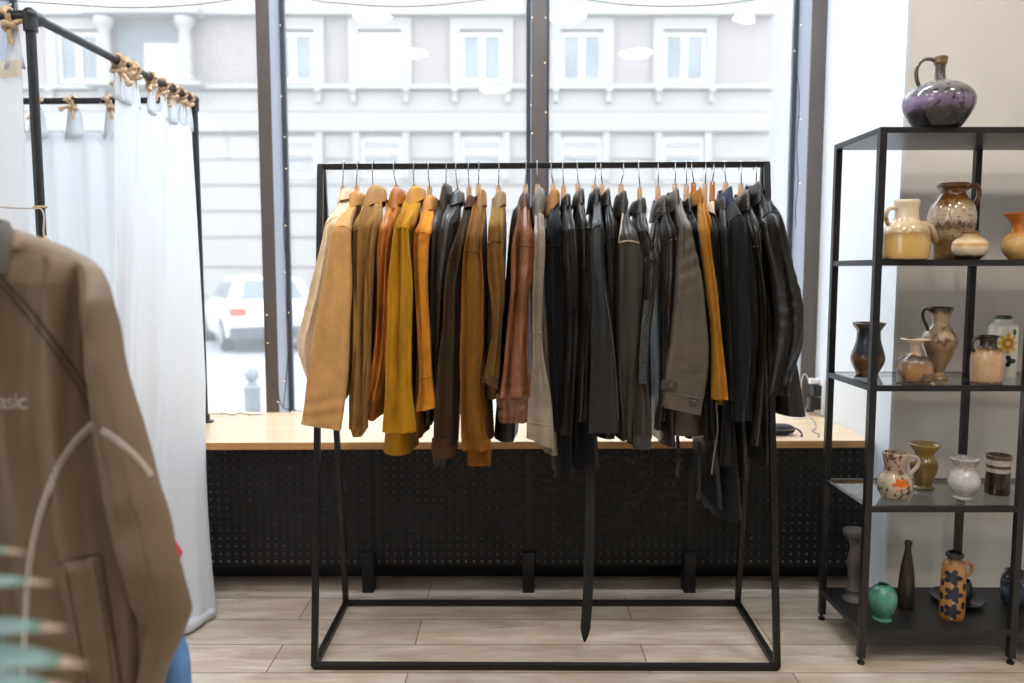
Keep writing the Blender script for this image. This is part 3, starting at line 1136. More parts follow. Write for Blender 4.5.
S_ = suede
dk_tan = (150, 108, 58)
JK = [
    dict(name='suede_jacket', label='light beige jacket at the left end of the rack, its sleeve bent outwards', hook=344, wood=(343, 186, 192), collar=(336, 352, 188, 199, 5),
         rows=[(196, 338, 352), (210, 333, 348), (222, 326, 343), (245, 321, 341), (290, 310, 337), (320, 302, 330), (343, 297, 326), (360, 301, 322), (380, 308, 321)],
         layer=2, hem=(405, 322, 340), mat=S_('beige', (238, 212, 174)), seams=[((224, 217), 326, 341, 3)], fold=0.004),
    dict(name='suede_jacket', label='camel tan jacket with a wide plain sleeve, second from the left end', hook=358, wood=(356.5, 185, 193), collar=(345, 361, 191, 206, 9),
         rows=[(200, 346, 360), (212, 341, 352), (223, 335.5, 351), (249, 329, 351.5), (280, 324, 352), (320, 317, 351), (357, 311.5, 349), (390, 307, 347), (410, 304, 344.5), (426, 301.5, 341.5)],
         layer=0, slant=3.5, hem=(404, 330, 348), mat=S_('camel', (200, 154, 96)), seams=[((227, 229), 337, 350, 2)], fold=0.003, freq=1.2, b=0.026),
    dict(name='suede_jacket', label='khaki tan jacket with deep vertical folds, third from the left end', hook=373, wood=(373, 184.5, 188), collar=(361, 383, 185, 203, 9),
         rows=[(198, 362, 382), (212, 357, 382), (222, 352, 381), (240, 351, 377), (280, 351.5, 373.5), (340, 351, 372), (390, 349, 370), (428, 347.5, 368)],
         layer=1, hem=(421, 355, 376), mat=S_('khaki', (160, 120, 66)), cmat=S_('khaki collar', (190, 150, 98)), fold=0.012, freq=2.2,
         seams=[((231, 228), 353, 360)], cuff=[(424, 350, 366), (430, 351, 366), (436, 353, 362)], cuffb=0.8),
    dict(name='leather_jacket', label='burnt orange leather jacket with a narrow glossy sleeve, fourth from the left', hook=394, wood=(396, 184, 188), collar=(385, 403, 187, 207, 16),
         rows=[(200, 386, 402), (212, 384, 401), (222, 381.5, 399), (245, 378.5, 393), (290, 377.5, 390), (340, 375.5, 388), (370, 371, 386), (399, 363.5, 380.5)],
         layer=1, hem=(420, 374, 386), mat=L('orange', (196, 124, 52), 0.35), fold=0.008, freq=1.5, b=0.018),
    dict(name='suede_jacket', label='mustard yellow suede jacket with a wide sleeve, fifth from the left', hook=414, wood=(414, 184, 188), collar=(402, 423.5, 186, 203, 14),
         rows=[(198, 403, 422), (212, 399, 416), (228, 394, 409.5), (250, 391.5, 410), (290, 389, 413), (340, 387, 411.5), (390, 385, 413), (431, 383, 416)],
         layer=0, hem=(454, 387, 418), mat=S_('mustard', (178, 128, 24)), cmat=S_('mustard collar', (204, 152, 84)), seams=[(229, 395, 409.5, 2)], fold=0.007, freq=1.6, t=0.017),
    dict(name='suede_jacket', label='bright orange suede jacket with a flared cuff, sixth from the left', hook=428.5, wood=(429.6, 186, 196), collar=(420, 436.5, 195, 209, 3),
         rows=[(203, 421, 435), (215, 419, 434), (230, 415, 431), (250, 413.5, 428), (290, 415, 428), (330, 417, 430), (376, 419, 432.5), (409, 415, 437)],
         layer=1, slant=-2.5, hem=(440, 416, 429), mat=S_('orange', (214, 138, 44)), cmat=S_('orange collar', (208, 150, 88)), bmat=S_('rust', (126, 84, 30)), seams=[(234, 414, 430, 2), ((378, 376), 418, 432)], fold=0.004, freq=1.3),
    dict(name='leather_jacket', label='grey brown leather jacket with an upturned open collar, beside the orange suede one', hook=446.5, wood=(446, 184, 194), collar=(437, 451, 183, 208, 20),
         rows=[(200, 438, 450), (214, 433, 446), (226, 430, 443), (250, 429, 439), (290, 428, 437), (340, 429, 436), (400, 429, 436)],
         layer=2, hem=(425, 426, 437), mat=L('grey brown', (98, 82, 66)), fold=0.006, b=0.016),
    dict(name='leather_jacket', label='slate grey leather jacket with a bluish shine and broad grey collar, eighth from the left', hook=456, wood=(457.5, 188, 191), collar=(447, 463.5, 190, 203, 6),
         rows=[(197, 447, 463), (212, 443, 458), (226, 440, 452), (245, 438, 449), (290, 435, 443.5), (340, 434.5, 440), (390, 433, 436.5), (410, 432.5, 436)],
         layer=2, hem=(430, 436, 450), mat=L('slate', (92, 88, 84), 0.34), cmat=L('slate collar', (96, 100, 100)), fold=0.003, b=0.016),
    dict(name='suede_jacket', label='dark brown jacket with a reddish brown collar and a shoulder seam, ninth from the left', hook=468.5, wood=(469, 186, 196), collar=(463.5, 475, 195, 206, 2),
         rows=[(202, 464, 474), (220, 460, 470), (240, 454, 467), (259, 448.5, 464.5), (290, 444, 461), (330, 442, 460.5), (380, 436, 459), (410, 434, 458), (440, 434, 458.5)],
         layer=1, hem=(466, 435, 457), mat=S_('dark brown', (64, 47, 29)), cmat=S_('reddish brown', (96, 60, 46)), seams=[((258, 261), 449, 464, 1)], fold=0.006,
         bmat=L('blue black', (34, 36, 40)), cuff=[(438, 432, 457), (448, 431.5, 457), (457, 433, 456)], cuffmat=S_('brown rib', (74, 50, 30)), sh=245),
    dict(name='suede_jacket', label='golden brown suede jacket with a pointed yoke and long ribbed cuff, tenth from the left', hook=479, wood=(478.5, 183, 189), collar=(475.5, 486, 189, 206, 6),
         rows=[(196, 475, 485), (212, 471, 485.5), (230, 467.5, 483), (252, 464, 481.5), (290, 462, 484), (340, 460.5, 483), (390, 460.5, 480), (430, 461.5, 485), (449, 463, 493)],
         layer=0, hem=(446, 466, 494), mat=S_('golden brown', (126, 82, 24)), cmat=S_('golden brown collar', (172, 132, 88)), seams=[((251, 254), 464, 481, 2)], fold=0.009, freq=1.8,
         cuff=[(446, 467, 491), (455, 467, 491), (465, 468, 490)], cuffb=0.8, cuffmat=S_('golden rib', (112, 68, 18)), sh=236),
    dict(name='suede_jacket', label='olive tan suede jacket with a grey tan collar and frayed fur cuff', hook=499, wood=(498.5, 185, 190), collar=(491.5, 506, 190, 206, 8),
         rows=[(198, 492, 505), (212, 490.5, 504), (226, 488.5, 503.5), (243, 487.5, 504), (270, 487, 505), (300, 491, 505), (330, 492, 502), (350, 489, 501), (378, 484, 499)],
         layer=1, slant=3, hem=(398, 487, 500), mat=S_('olive tan', (132, 98, 48)), cmat=S_('grey tan', (160, 134, 104)), seams=[((243, 242), 488, 503, 2)], fold=0.005, t=0.024,
         cuff=[(375, 483, 500), (380, 482, 500), (385, 483, 499)], cuffmat=plain('matted fur', (128, 94, 62), 0.95, vary=0.5, scale=60, bump=1.0, bscale=120, bdist=0.01), cuffslant=4),
    dict(name='leather_jacket', label='reddish brown leather jacket with a gathered frilled cuff, middle of the rack', hook=526, wood=(525.5, 184, 192), collar=(517, 530, 191, 208, 7),
         rows=[(199, 519, 530), (212, 518, 530), (226, 515.5, 531.5), (245, 512, 534.5), (270, 511, 533.5), (300, 509.5, 529), (340, 506, 528), (370, 502.5, 529), (396, 499, 530)],
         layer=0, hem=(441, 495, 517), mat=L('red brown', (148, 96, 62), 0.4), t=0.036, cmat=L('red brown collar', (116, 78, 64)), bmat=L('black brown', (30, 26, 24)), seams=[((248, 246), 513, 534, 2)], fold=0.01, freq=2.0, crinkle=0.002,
         cufffold=0.006, cufffreq=5.0, cuff=[(394, 496, 530), (400, 495.5, 531), (406, 496.5, 530), (409, 499, 528.5), (413, 497, 530), (417, 498, 530), (422, 499, 527)], cuffmat=L('red brown cuff', (140, 88, 56)), sh=232),
    dict(name='leather_jacket', label='light grey taupe leather jacket with a long flared sleeve near the rack centre', hook=537, wood=(537.6, 184, 196), collar=(531, 545.5, 187, 214, 12),
         rows=[(204, 534, 544), (218, 534, 544.5), (232, 534, 545), (260, 533.5, 545), (290, 532, 543), (330, 531.5, 542), (360, 531, 544.5), (390, 528.5, 550), (420, 527, 553.5), (443, 526, 556)],
         layer=0, slant=6, hem=(456, 543, 558), mat=L('taupe', (152, 139, 122), 0.5), seams=[((422, 426), 527, 554), (333, 532, 542)], fold=0.005, freq=1.2, cmat=L('taupe collar', (150, 146, 140))),
    dict(name='cloth_jacket', label='navy black cloth jacket with a brown suede collar', hook=551, wood=(553, 184, 189), collar=(545.5, 561, 189, 205, 16),
         rows=[(198, 549, 560), (212, 549, 560.5), (228, 548, 563), (247, 546.5, 565), (290, 546, 566.5), (340, 548, 567), (390, 550, 567), (430, 553, 568)],
         layer=2, hem=(452, 553, 568), mat=cloth('navy black', (20, 21, 26)), cmat=S_('brown collar', (164, 116, 66)), bmat=cloth('navy black', (20, 21, 26)), seams=[(247, 547, 564, 1)], fold=0.004),
    dict(name='leather_jacket', label='black leather jacket with a silvery shoulder, just right of the brown collar', hook=562.5, wood=(563.5, 185, 194), collar=(561.5, 572, 193, 205, 5),
         rows=[(201, 563, 571), (214, 563, 573.5), (231, 562.5, 577), (260, 563.5, 578.5), (290, 566.5, 578.5), (340, 567, 578), (390, 564, 575), (434, 559, 572)],
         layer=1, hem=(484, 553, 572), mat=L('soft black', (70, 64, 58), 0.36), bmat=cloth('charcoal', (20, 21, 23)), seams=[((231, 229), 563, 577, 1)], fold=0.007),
    dict(name='leather_jacket', label='dark brown leather jacket with a narrow shiny sleeve, ending above the long black hem', hook=577, wood=(578, 183, 189), collar=(573.5, 586, 188, 202, 6),
         rows=[(197, 576, 585), (212, 578, 585), (229, 580, 589), (260, 581, 589), (290, 581, 589.5), (340, 581, 589), (380, 578.5, 588), (421, 576.5, 587)],
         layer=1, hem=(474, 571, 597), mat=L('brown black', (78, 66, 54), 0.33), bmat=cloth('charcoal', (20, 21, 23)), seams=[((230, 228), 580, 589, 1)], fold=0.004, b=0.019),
    dict(name='leather_jacket', label='black leather jacket with a pale zip line down its wide sleeve', hook=595.5, wood=(594.6, 184, 189), collar=(589.5, 602, 187, 203, 12),
         rows=[(197, 593, 602), (210, 593, 602.5), (226, 591.5, 603.5), (250, 590, 605), (290, 591, 608), (330, 590, 613), (390, 589, 618.5), (432, 588, 620)],
         layer=0, hem=(440, 593, 612), mat=L('jet', (38, 38, 36), 0.4), seams=[((229, 223), 592, 603.5, 1)], fold=0.004, freq=1.4, strips=[('zip', [(605.5, 292), (611, 330), (615.5, 370), (618, 420)], 0.6, plain('dull zip', (120, 120, 118), 0.4, metal=0.6), 0)]),
    dict(name='leather_jacket', label='black leather jacket squeezed between the zipped and the piped jackets', hook=600.5, wood=(602, 184, 190), collar=(602.5, 612, 188, 203, 6),
         rows=[(197, 604, 611), (212, 605.5, 610), (237, 605.5, 612.5), (270, 607, 615), (300, 609, 615), (330, 611, 614.5), (400, 612, 615)],
         layer=2, hem=(440, 611, 621), mat=L('brown grey', (84, 76, 66), 0.36), seams=[(238, 606, 612)], fold=0.002, b=0.016),
    dict(name='leather_jacket', label='dark olive brown jacket with pale piping across a triangular shoulder panel', hook=623, wood=(621, 184, 190), collar=(616, 629, 190, 210, 10),
         rows=[(199, 619, 628), (212, 621, 629.5), (226, 620, 634), (242, 618, 639.7), (262, 615.5, 644.5), (290, 614.5, 642), (330, 614.5, 640.5), (370, 615.5, 637), (410, 619, 633), (438, 621, 631)],
         layer=1, hem=(446, 622, 634), mat=L('olive brown', (74, 62, 46), 0.5), seams=[((243, 243), 618.5, 639, 2), ((242, 206), 619, 624)], seam_mat=L('pale piping', (170, 150, 120)), fold=0.004, freq=1.2,
         sh=236),
    dict(name='leather_jacket', label='brown black leather jacket with a rolled short sleeve and a textured reptile panel', hook=638, wood=(639.7, 187, 199), collar=(632.5, 648.5, 197, 211, 4),
         rows=[(205, 636, 647), (218, 637.5, 646.5), (232, 639.5, 648), (246, 641, 652), (258, 643.5, 656), (275, 644, 656), (300, 643, 654), (330, 639.5, 650), (380, 634, 648.5), (410, 632.5, 651), (436, 632, 651)],
         layer=1, hem=(440, 634, 646), mat=L('worn black', (78, 68, 58), 0.42), fold=0.005, crinkle=0.003, sh=232,
         cuff=[(434, 631.5, 651), (441, 631.5, 650.5), (448, 633, 649)],
         seams=[((231, 233), 639, 648, 1), ((260, 257), 643, 656, -2)],
         strips=[('reptile_panel', [(648, 300), (645, 330), (643.5, 360), (643, 384)], 8, plain('black reptile leather', (74, 74, 72), 0.3, bump=1.0, bscale=260, vor=True, bdist=0.006), 0),
                 ('drawstring', [(634.5, 447), (634.5, 456), (633.5, 464)], 1.2, m_blk, 0)]),
    dict(name='leather_jacket', label='black leather jacket with a shiny curved collar and fringed front, by the reptile panel', hook=657.6, wood=(658, 186, 197), collar=(655.5, 669, 195, 211, 12),
         rows=[(203, 660, 668.5), (216, 662, 671.5), (235, 663.5, 678), (260, 663.5, 678.5), (290, 662.5, 675.5), (330, 664, 671), (380, 661.5, 667.5), (420, 655, 664)],
         layer=1, hem=(448, 656, 668), mat=L('smoky black', (74, 64, 54), 0.38), seams=[((246, 239), 664, 677.5, 2)], fold=0.005, sh=232,
         strips=[]),
    dict(name='leather_jacket', label='wide grey brown leather jacket with a buttoned cuff, right half of the rack', hook=674.7, wood=(675, 183, 188), collar=(670, 681.5, 188, 204, 12),
         rows=[(198, 673, 681.5), (210, 677, 685), (223, 679.5, 689.5), (242, 678, 693), (265, 676.5, 698), (290, 675, 702.5), (320, 671.5, 706), (350, 668.5, 707.5), (380, 664, 706), (410, 660, 700)],
         layer=0, slant=4.5, hem=(437, 654, 704), mat=L('grey brown matt', (104, 92, 79), 0.5), fold=0.004, freq=1.3, crinkle=0.0022, b=0.027, seams=[((392, 399), 662, 703)], buttons=[(671.5, 386), (693.5, 403)], strips=[('cuff_tab', [(661, 384), (668, 385.5), (676, 387)], 9, L('grey brown tab', (96, 85, 73), 0.45), 0)],
         buttonmat=plain('horn button', (74, 67, 58), 0.25), t=0.016, nearoff=-0.01),
    dict(name='leather_jacket', label='narrow blue black jacket tucked between the wide grey brown one and the mustard suede', hook=685.6, wood=(686.4, 184, 196), collar=(684, 693, 197, 210, 5),
         rows=[(204, 684, 691), (218, 684, 695), (240, 687, 697), (270, 692, 702), (310, 699, 708), (350, 703, 711), (400, 702, 711), (440, 704, 713)],
         layer=2, hem=(508, 702, 714), mat=L('blue black', (34, 36, 40), 0.4), fold=0.004, b=0.016),
    dict(name='suede_jacket', label='mustard brown suede jacket with a long narrow sleeve among the black ones', hook=691, wood=(693.5, 182, 194), collar=(695.5, 703.5, 187, 202, 4),
         rows=[(196, 697.5, 704.5), (212, 698.5, 706.5), (245, 700.5, 710), (290, 706, 716.5), (325, 710.5, 720), (360, 711.5, 723.5), (399, 711.5, 727.5)],
         layer=0, hem=(404, 702, 716), mat=S_('mustard brown', (160, 106, 32)), fold=0.004, b=0.018, crinkle=0.002, sh=230),
    dict(name='cloth_coat', label='black coat with a cream lined shoulder and the longest ragged hem', hook=705, wood=(705, 183, 196), collar=(706.5, 716.5, 201, 214, -6),
         rows=[(206, 707, 716.5), (216, 710, 715.5), (230, 712, 717.5), (260, 714, 720), (300, 718, 724), (360, 724, 731), (420, 722, 733), (465, 720, 734)],
         layer=2, hem=(523, 707, 735), mat=cloth('soft black', (21, 20, 19)), cmat=cloth('cream lining', (226, 206, 184)), fold=0.004, b=0.016, t=0.013),
    dict(name='leather_jacket', label='dark olive leather jacket under an orange wood hanger, right of the cream lined coat', hook=713, wood=(712.5, 181, 195), collar=(718.5, 727, 196, 208, 3),
         rows=[(202, 719, 727.5), (216, 720, 728), (240, 721, 727.5), (290, 723, 729), (340, 725, 731), (400, 728, 735)],
         layer=1, hem=(480, 726, 738), mat=L('dark olive', (66, 62, 52), 0.45), fold=0.003, crinkle=0.003, b=0.016),
    dict(name='cloth_jacket', label='black cloth jacket with a navy shoulder yoke, third from the right end', hook=723.6, wood=(725.6, 182, 189), collar=(725, 734, 186, 202, 10),
         rows=[(197, 727, 734), (206, 728, 740), (217, 729.5, 746), (242, 728.5, 751), (290, 728, 755), (330, 729.5, 757), (380, 732, 752.5), (420, 732, 750.5)],
         layer=1, hem=(460, 738, 752), mat=cloth('black', (18, 18, 20)), cmat=cloth('navy', (50, 58, 80)), seams=[((221, 216), 730, 746, 3)], fold=0.009, freq=1.5, sh=221),
    dict(name='leather_jacket', label='brown black leather jacket with a silvery blue shoulder, second from the right end', hook=740, wood=(741, 183, 200), collar=(741, 752, 190, 206, 8),
         rows=[(200, 743, 751), (214, 746.5, 754), (230, 750, 757), (247, 752.5, 759), (290, 757.5, 765), (330, 760, 766), (380, 757, 764), (420, 753.5, 761.5), (445, 750.5, 758.5)],
         layer=2, hem=(465, 748, 764), mat=L('brown dark', (84, 74, 60), 0.36), seams=[(247, 753, 759)], fold=0.003, b=0.016, sh=238),
    dict(name='leather_jacket', label='large black leather jacket at the right end of the rack, its creased sleeve bent outwards', hook=755, wood=(756, 183, 190), collar=(751.5, 764.5, 181, 198, 12),
         rows=[(190, 756, 764.5), (198, 759, 769), (212, 761.5, 779), (238, 765, 787), (265, 769.5, 793.5), (300, 774, 803), (325, 776, 804), (345, 775, 802.5), (370, 772, 793), (394, 768, 788)],
         layer=0, hem=(416, 763, 796), mat=L('black end', (58, 53, 46), 0.4), seams=[((218, 212), 762, 779, 3)], fold=0.007, freq=2.2, crinkle=0.003, sh=222, b=0.026, nearoff=-0.01),
]
trees = []
last_label = ['leftmost wooden hanger on the bar, holding the light beige jacket', 'wooden hanger holding the camel tan jacket', 'wooden hanger holding the khaki tan jacket',
              'wooden hanger holding the burnt orange leather jacket', 'wooden hanger holding the mustard yellow jacket', 'wooden hanger holding the bright orange suede jacket',
              'wooden hanger showing inside the upturned grey brown collar', 'wooden hanger holding the slate grey leather jacket', 'wooden hanger above the reddish brown collar of the dark brown jacket',
              'wooden hanger holding the golden brown suede jacket', 'wooden hanger holding the olive tan suede jacket', 'wooden hanger holding the reddish brown leather jacket',
              'wooden hanger showing inside the open light grey taupe collar', 'wooden hanger holding the jacket with the brown suede collar', 'wooden hanger holding the silvery shouldered black jacket right of the brown collar',
              'wooden hanger holding the dark brown jacket with the narrow shiny sleeve', 'wooden hanger holding the black jacket with the pale zip line', 'wooden hanger holding the squeezed black jacket beside the zipped one',
              'wooden hanger holding the dark olive brown jacket with pale piping', 'low wooden hanger above the jacket with the rolled sleeve', 'wooden hanger holding the fringed black jacket with the curved collar',
              'wooden hanger holding the wide grey brown jacket with the buttoned cuff', 'wooden hanger holding the narrow blue black jacket', 'wooden hanger holding the mustard brown suede jacket among the black ones',
              'wooden hanger holding the cream lined black coat', 'orange wood hanger holding the dark olive leather jacket', 'wooden hanger holding the black cloth jacket with the navy yoke',
              'tall wooden hanger holding the jacket second from the right end', 'rightmost wooden hanger, holding the large black leather jacket']
for i, s in enumerate(JK):
    coat_hanger(s['hook'], s['wood'], last_label[i], m_wood2 if i in (23, 25) else m_wood, s['collar'][3])
    j, tr = jacket(s, i)
    trees.append((j, tr))

# fringe on the front edge of the jacket beside the reptile panel
rnd = random.Random(3)
for k in range(16):
    y0 = 208 + k * 3.2
    x = 656 - 0.42 * k + rnd.uniform(-0.6, 0.6)
    a = P(x + 4, y0, 2.52)
    pts = [a, a + Vector((-0.009, -0.008, -0.006)), a + Vector((-0.012 + rnd.uniform(-.003, .003), -0.011, -0.022)), a + Vector((-0.012 + rnd.uniform(-.004, .004), -0.01, -0.036))]
    G().tube(smooth_path([tuple(p) for p in pts], 3), 0.0022, 5, flat=0.6).build('fringe_strip', JK[20]['mat'], trees[20][0])
m_belt = plain('black belt cloth', (20, 20, 20), 0.8)
# long belt hanging from the charcoal coat, down to near the floor
j = trees[15][0]
pts = [P(588, 440, 2.60), P(590, 480, 2.53), P(589.5, 540, 2.47), P(588, 590, 2.455), P(585.5, 628, 2.45), P(584.5, 642, 2.45)]
pts = [Vector(p) for p in smooth_path([tuple(p) for p in pts], 5)]
n = len(pts)
ribbon(pts, [0.032 if i < n - 5 else 0.032 * (n - 1 - i + 0.4) / 5.4 for i in range(n)], 0.004, Vector((0.15, -1, 0)).normalized()).build('belt', m_belt, j, smooth=False)
# belt tab and shiny straps under the wide jacket
j = trees[21][0]
for px, ya, yb in ((677.5, 436, 478), (698.5, 442, 500)):
    pts = [P(px, ya, 2.53), P(px + 1, (ya + yb) / 2, 2.52), P(px - 0.5, yb, 2.52)]
    ribbon([Vector(p) for p in smooth_path([tuple(p) for p in pts], 5)], 0.011, 0.003, Vector((0, -1, 0))).build('strap', L('strap black', (52, 54, 60), 0.3), j, smooth=False)
j = trees[22][0]
pts = [P(716, 402, 2.50), P(717.5, 430, 2.5), P(714, 455, 2.5), P(711.5, 474, 2.5)]
ribbon([Vector(p) for p in smooth_path([tuple(p) for p in pts], 5)], 0.005, 0.002, Vector((0, -1, 0))).build('zip_edge', plain('dull zip', (120, 120, 118), 0.4, metal=0.6), j, smooth=False)

# ================================================== fitting cubicle, curtains
m_pipe = plain('black iron pipe', (44, 44, 46), 0.38, vary=0.08, metal=0.2)
m_cur = sheer('white cotton curtain', (236, 240, 244), 0.33)
m_cream = sheer('cream curtain band', (232, 222, 206), 0.3)
m_rope = plain('jute rope', (206, 178, 144), 0.9, vary=0.3, scale=60, bump=0.8, bscale=220)
ZRAIL = 1.99
RXF, RYF = -1.362, 2.305
RXB, RYB = -1.345, 3.42
R = 0.0135
fr = thing('fitting_cubicle', 'black pipe frame of the fitting cubicle, hung with white curtains', 'cubicle', (RXF, RYF, 0))


def pipe(name, pts, fl=None):
    return G().tube(pts, R, 14).build(name, m_pipe, fr, angle=50)


front_post = pipe('post', [(RXF, RYF, 0.0), (RXF, RYF, ZRAIL)])
rear_post = pipe('post', [(RXB, RYB, ZC + 0.001), (RXB, RYB, ZRAIL)])
pipe('rail', [(RXF, RYF, ZRAIL), (RXB, RYB, ZRAIL)])
pipe('rail', [(RXB, RYB, ZRAIL), (-2.35, RYB + 0.03, ZRAIL)])
pipe('rail', [(RXF, RYF, ZRAIL), (-2.35, RYF, ZRAIL)])
pipe('post', [(-2.35, RYF, 0), (-2.35, RYF, ZRAIL)])
pipe('post', [(-2.35, RYB + 0.03, ZC + 0.001), (-2.35, RYB + 0.03, ZRAIL)])
for x, y, z in ((RXF, RYF, ZRAIL), (RXB, RYB, ZRAIL), (-2.35, RYF, ZRAIL), (-2.35, RYB + 0.03, ZRAIL)):
    g = G()
    s = 1 if x < -2 else -1
    ds = 1 if y < 3 else -1
    g.sphere((x, y, z), 0.021, 14, 10)
    o = g.build('elbow', m_pipe, fr)
    G().tube([(x, y, z - 0.045), (x, y, z - 0.005)], 0.019, 14).build('collar', m_pipe, o, angle=50)
    G().tube([(x, y + ds * 0.005, z), (x, y + ds * 0.045, z)], 0.019, 14).build('collar', m_pipe, o, angle=50)
for x, y, z in ((RXB, RYB, ZC), (-2.35, RYB + 0.03, ZC), (RXF, RYF, 0), (-2.35, RYF, 0)):
    G().lathe([(0.036, 0.0), (0.036, 0.006), (0.02, 0.008), (0.019, 0.035)], (x, y, z + 0.0005), 18).build('foot_flange', m_pipe, fr, angle=40)


def knot(c, axis, seed, parent, big=1.0, drop=0.05):
    """a rope loop round the rail, knotted underneath, with short frayed ends"""
    rnd = random.Random(seed)
    c = Vector(c)
    ax = Vector(axis).normalized()
    up = Vector((0, 0, 1))
    sd = ax.cross(up).normalized()
    g = G()
    r = R + 0.006
    pts = []
    for k in range(13):
        a = k / 12 * 2 * PI
        pts.append(c + sd * math.cos(a) * r + up * math.sin(a) * r + ax * (k / 12 - 0.5) * 0.012)
    g.tube(pts, 0.0062 * big, 8)
    k0 = c - up * (r + 0.008)
    pts = [k0 + sd * -0.02 * big + up * 0.004, k0 + sd * 0.0 + up * -0.004 + ax * 0.012, k0 + sd * 0.02 * big, k0 + up * -0.012 + ax * -0.012, k0 + sd * -0.018 * big + up * -0.006]
    g.tube(smooth_path([tuple(p) for p in pts], 4), 0.0065 * big, 8)
    pts = [k0, k0 + up * -drop * 0.5 + sd * 0.004, k0 + up * -drop]
    g.tube(smooth_path([tuple(p) for p in pts], 3), 0.006 * big, 8)
    for q in range(2):
        d = (ax * rnd.uniform(-1, 1) + sd * rnd.uniform(-0.7, 0.7) + up * rnd.uniform(-0.7, 1.1)).normalized()
        pts = [k0, k0 + d * 0.03 * big, k0 + d * 0.05 * big + up * -0.008]
        g.tube(smooth_path([tuple(p) for p in pts], 3), [0.0062 * big * (1 + 0.5 * (i > 4)) for i in range(7)], 7)
    return g.build('rope_tie', m_rope, parent, angle=70)


def curtain_sheet(top, bot, z1, z0, pleats, seed, amp0, amp1, nu=150, nv=36, bow=None, thick=0.0014, hemwave=0.0, pow_=1.0):
    """cloth between a top path and a bottom path (lists of (x, y)), with folds that open downwards"""
    rnd = random.Random(seed)
    ph = [rnd.uniform(0, 6.3) for _ in range(6)]

    def at(path, u):
        f = u * (len(path) - 1)
        i = min(int(f), len(path) - 2)
        t = f - i
        a, b = path[i], path[i + 1]
        return Vector((lerp(a[0], b[0], t), lerp(a[1], b[1], t), 0))
    rows = []
    for j in range(nv + 1):
        v = j / nv
        row = []
        vv = v ** pow_
        for i in range(nu + 1):
            u = i / nu
            p = at(top, u).lerp(at(bot, u), vv)
            du = (at(top, min(1, u + 0.01)) - at(top, max(0, u - 0.01))).lerp(at(bot, min(1, u + 0.01)) - at(bot, max(0, u - 0.01)), vv)
            n = Vector((du.y, -du.x, 0)).normalized() if du.length > 1e-6 else Vector((1, 0, 0))
            amp = lerp(amp0, amp1, min(1, v * 1.3))
            w = amp * (math.sin(2 * PI * pleats * u + ph[0] + 0.5 * math.sin(3 * v + ph[1])) + 0.45 * math.sin(2 * PI * pleats * 1.7 * u + ph[2] + 1.1 * v) + 0.3 * math.sin(2 * PI * pleats * 3.1 * u + ph[3]) * v)
            if bow:
                w += bow(u, v)
            z = lerp(z1, z0, v)
            if v > 0.9:
                z += hemwave * math.sin(7 * u + ph[4]) * (v - 0.9) * 10
            row.append(p + n * w + Vector((0, 0, z)))
        rows.append(row)
    g = G()
    n = nu + 1
    front = [p for r in rows for p in r]
    fs = []
    for j in range(nv):
        for i in range(nu):
            a = j * n + i
            fs.append((a, a + 1, a + 1 + n, a + n))
    g.add(front, fs)
    return g


# --- curtain along the side rail, sweeping out over the counter edge to the floor
c1 = thing('curtain', 'white cotton curtain gathered on the side rail and falling to the floor', 'curtain', (-1.35, 3.0, 0), 'white cotton cubicle curtains')


def rail_pt(d):
    t = (d - RYF) / (RYB - RYF)
    return (lerp(RXF, RXB, t), d)


top = [rail_pt(2.76), rail_pt(2.87), rail_pt(2.98), rail_pt(3.12), rail_pt(3.26), rail_pt(3.385)]
br1 = PZ(219, 628, 0.015)
bot = [(-1.38, 2.66), (-1.335, 2.60), (-1.28, 2.58), (-1.225, 2.60), (-1.165, 2.67), (br1.x - 0.045, br1.y + 0.12)]


def bow1(u, v):
    # pushed out over the worktop, tucked back below it
    b = 0.0
    if v > 0.55:
        b += 0.02 * math.sin(PI * min(1, (v - 0.55) / 0.45)) * u
    return -b


body = curtain_sheet(top, bot, ZRAIL - 0.115, 0.012, 3.2, 11, 0.006, 0.016, bow=bow1, hemwave=0.01, pow_=0.8)
body.build('cloth', m_cur, c1, angle=180)
for k, d in enumerate((2.79, 2.845, 2.90, 3.03, 3.13, 3.215, 3.295, 3.365)):
    x, y = rail_pt(d)
    tb = G()
    w = 0.038 if d < 2.95 else 0.034
    z1, z0 = ZRAIL - 0.042, ZRAIL - 0.135
    rings = []
    for j in range(7):
        v = j / 6
        z = lerp(z1, z0, v)
        ww = lerp(0.018, w, min(1, v * 1.6))
        rings.append([Vector((x + 0.003 + 0.004 * math.sin(3 * v + k), y - ww, z)), Vector((x + 0.008, y, z)), Vector((x + 0.003, y + ww, z)), Vector((x - 0.003, y + ww, z)), Vector((x + 0.002, y, z)), Vector((x - 0.003, y - ww, z))])
    tb.loft(rings).build('tab', m_cur, c1, angle=180)
    knot((x, y, ZRAIL), (0, 1, 0), 40 + k, c1, 1.25 if d < 2.95 else 1.0)
# puddled hem on the floor
hp = []
for k in range(9):
    u = k / 8
    a = Vector((bot[3][0], bot[3][1], 0)).lerp(Vector((bot[5][0], bot[5][1], 0)), u)
    hp.append(a + Vector((0.012 * math.sin(5 * u), -0.02 + 0.014 * math.sin(9 * u), 0.03 + 0.006 * math.sin(7 * u))))
G().tube(smooth_path([tuple(p) for p in hp], 4), [0.012 + 0.014 * math.sin(PI * min(1, 0.15 + k / 38)) for k in range(33)], 12, flat=0.9).build('hem_fold', m_cur, c1, angle=180)

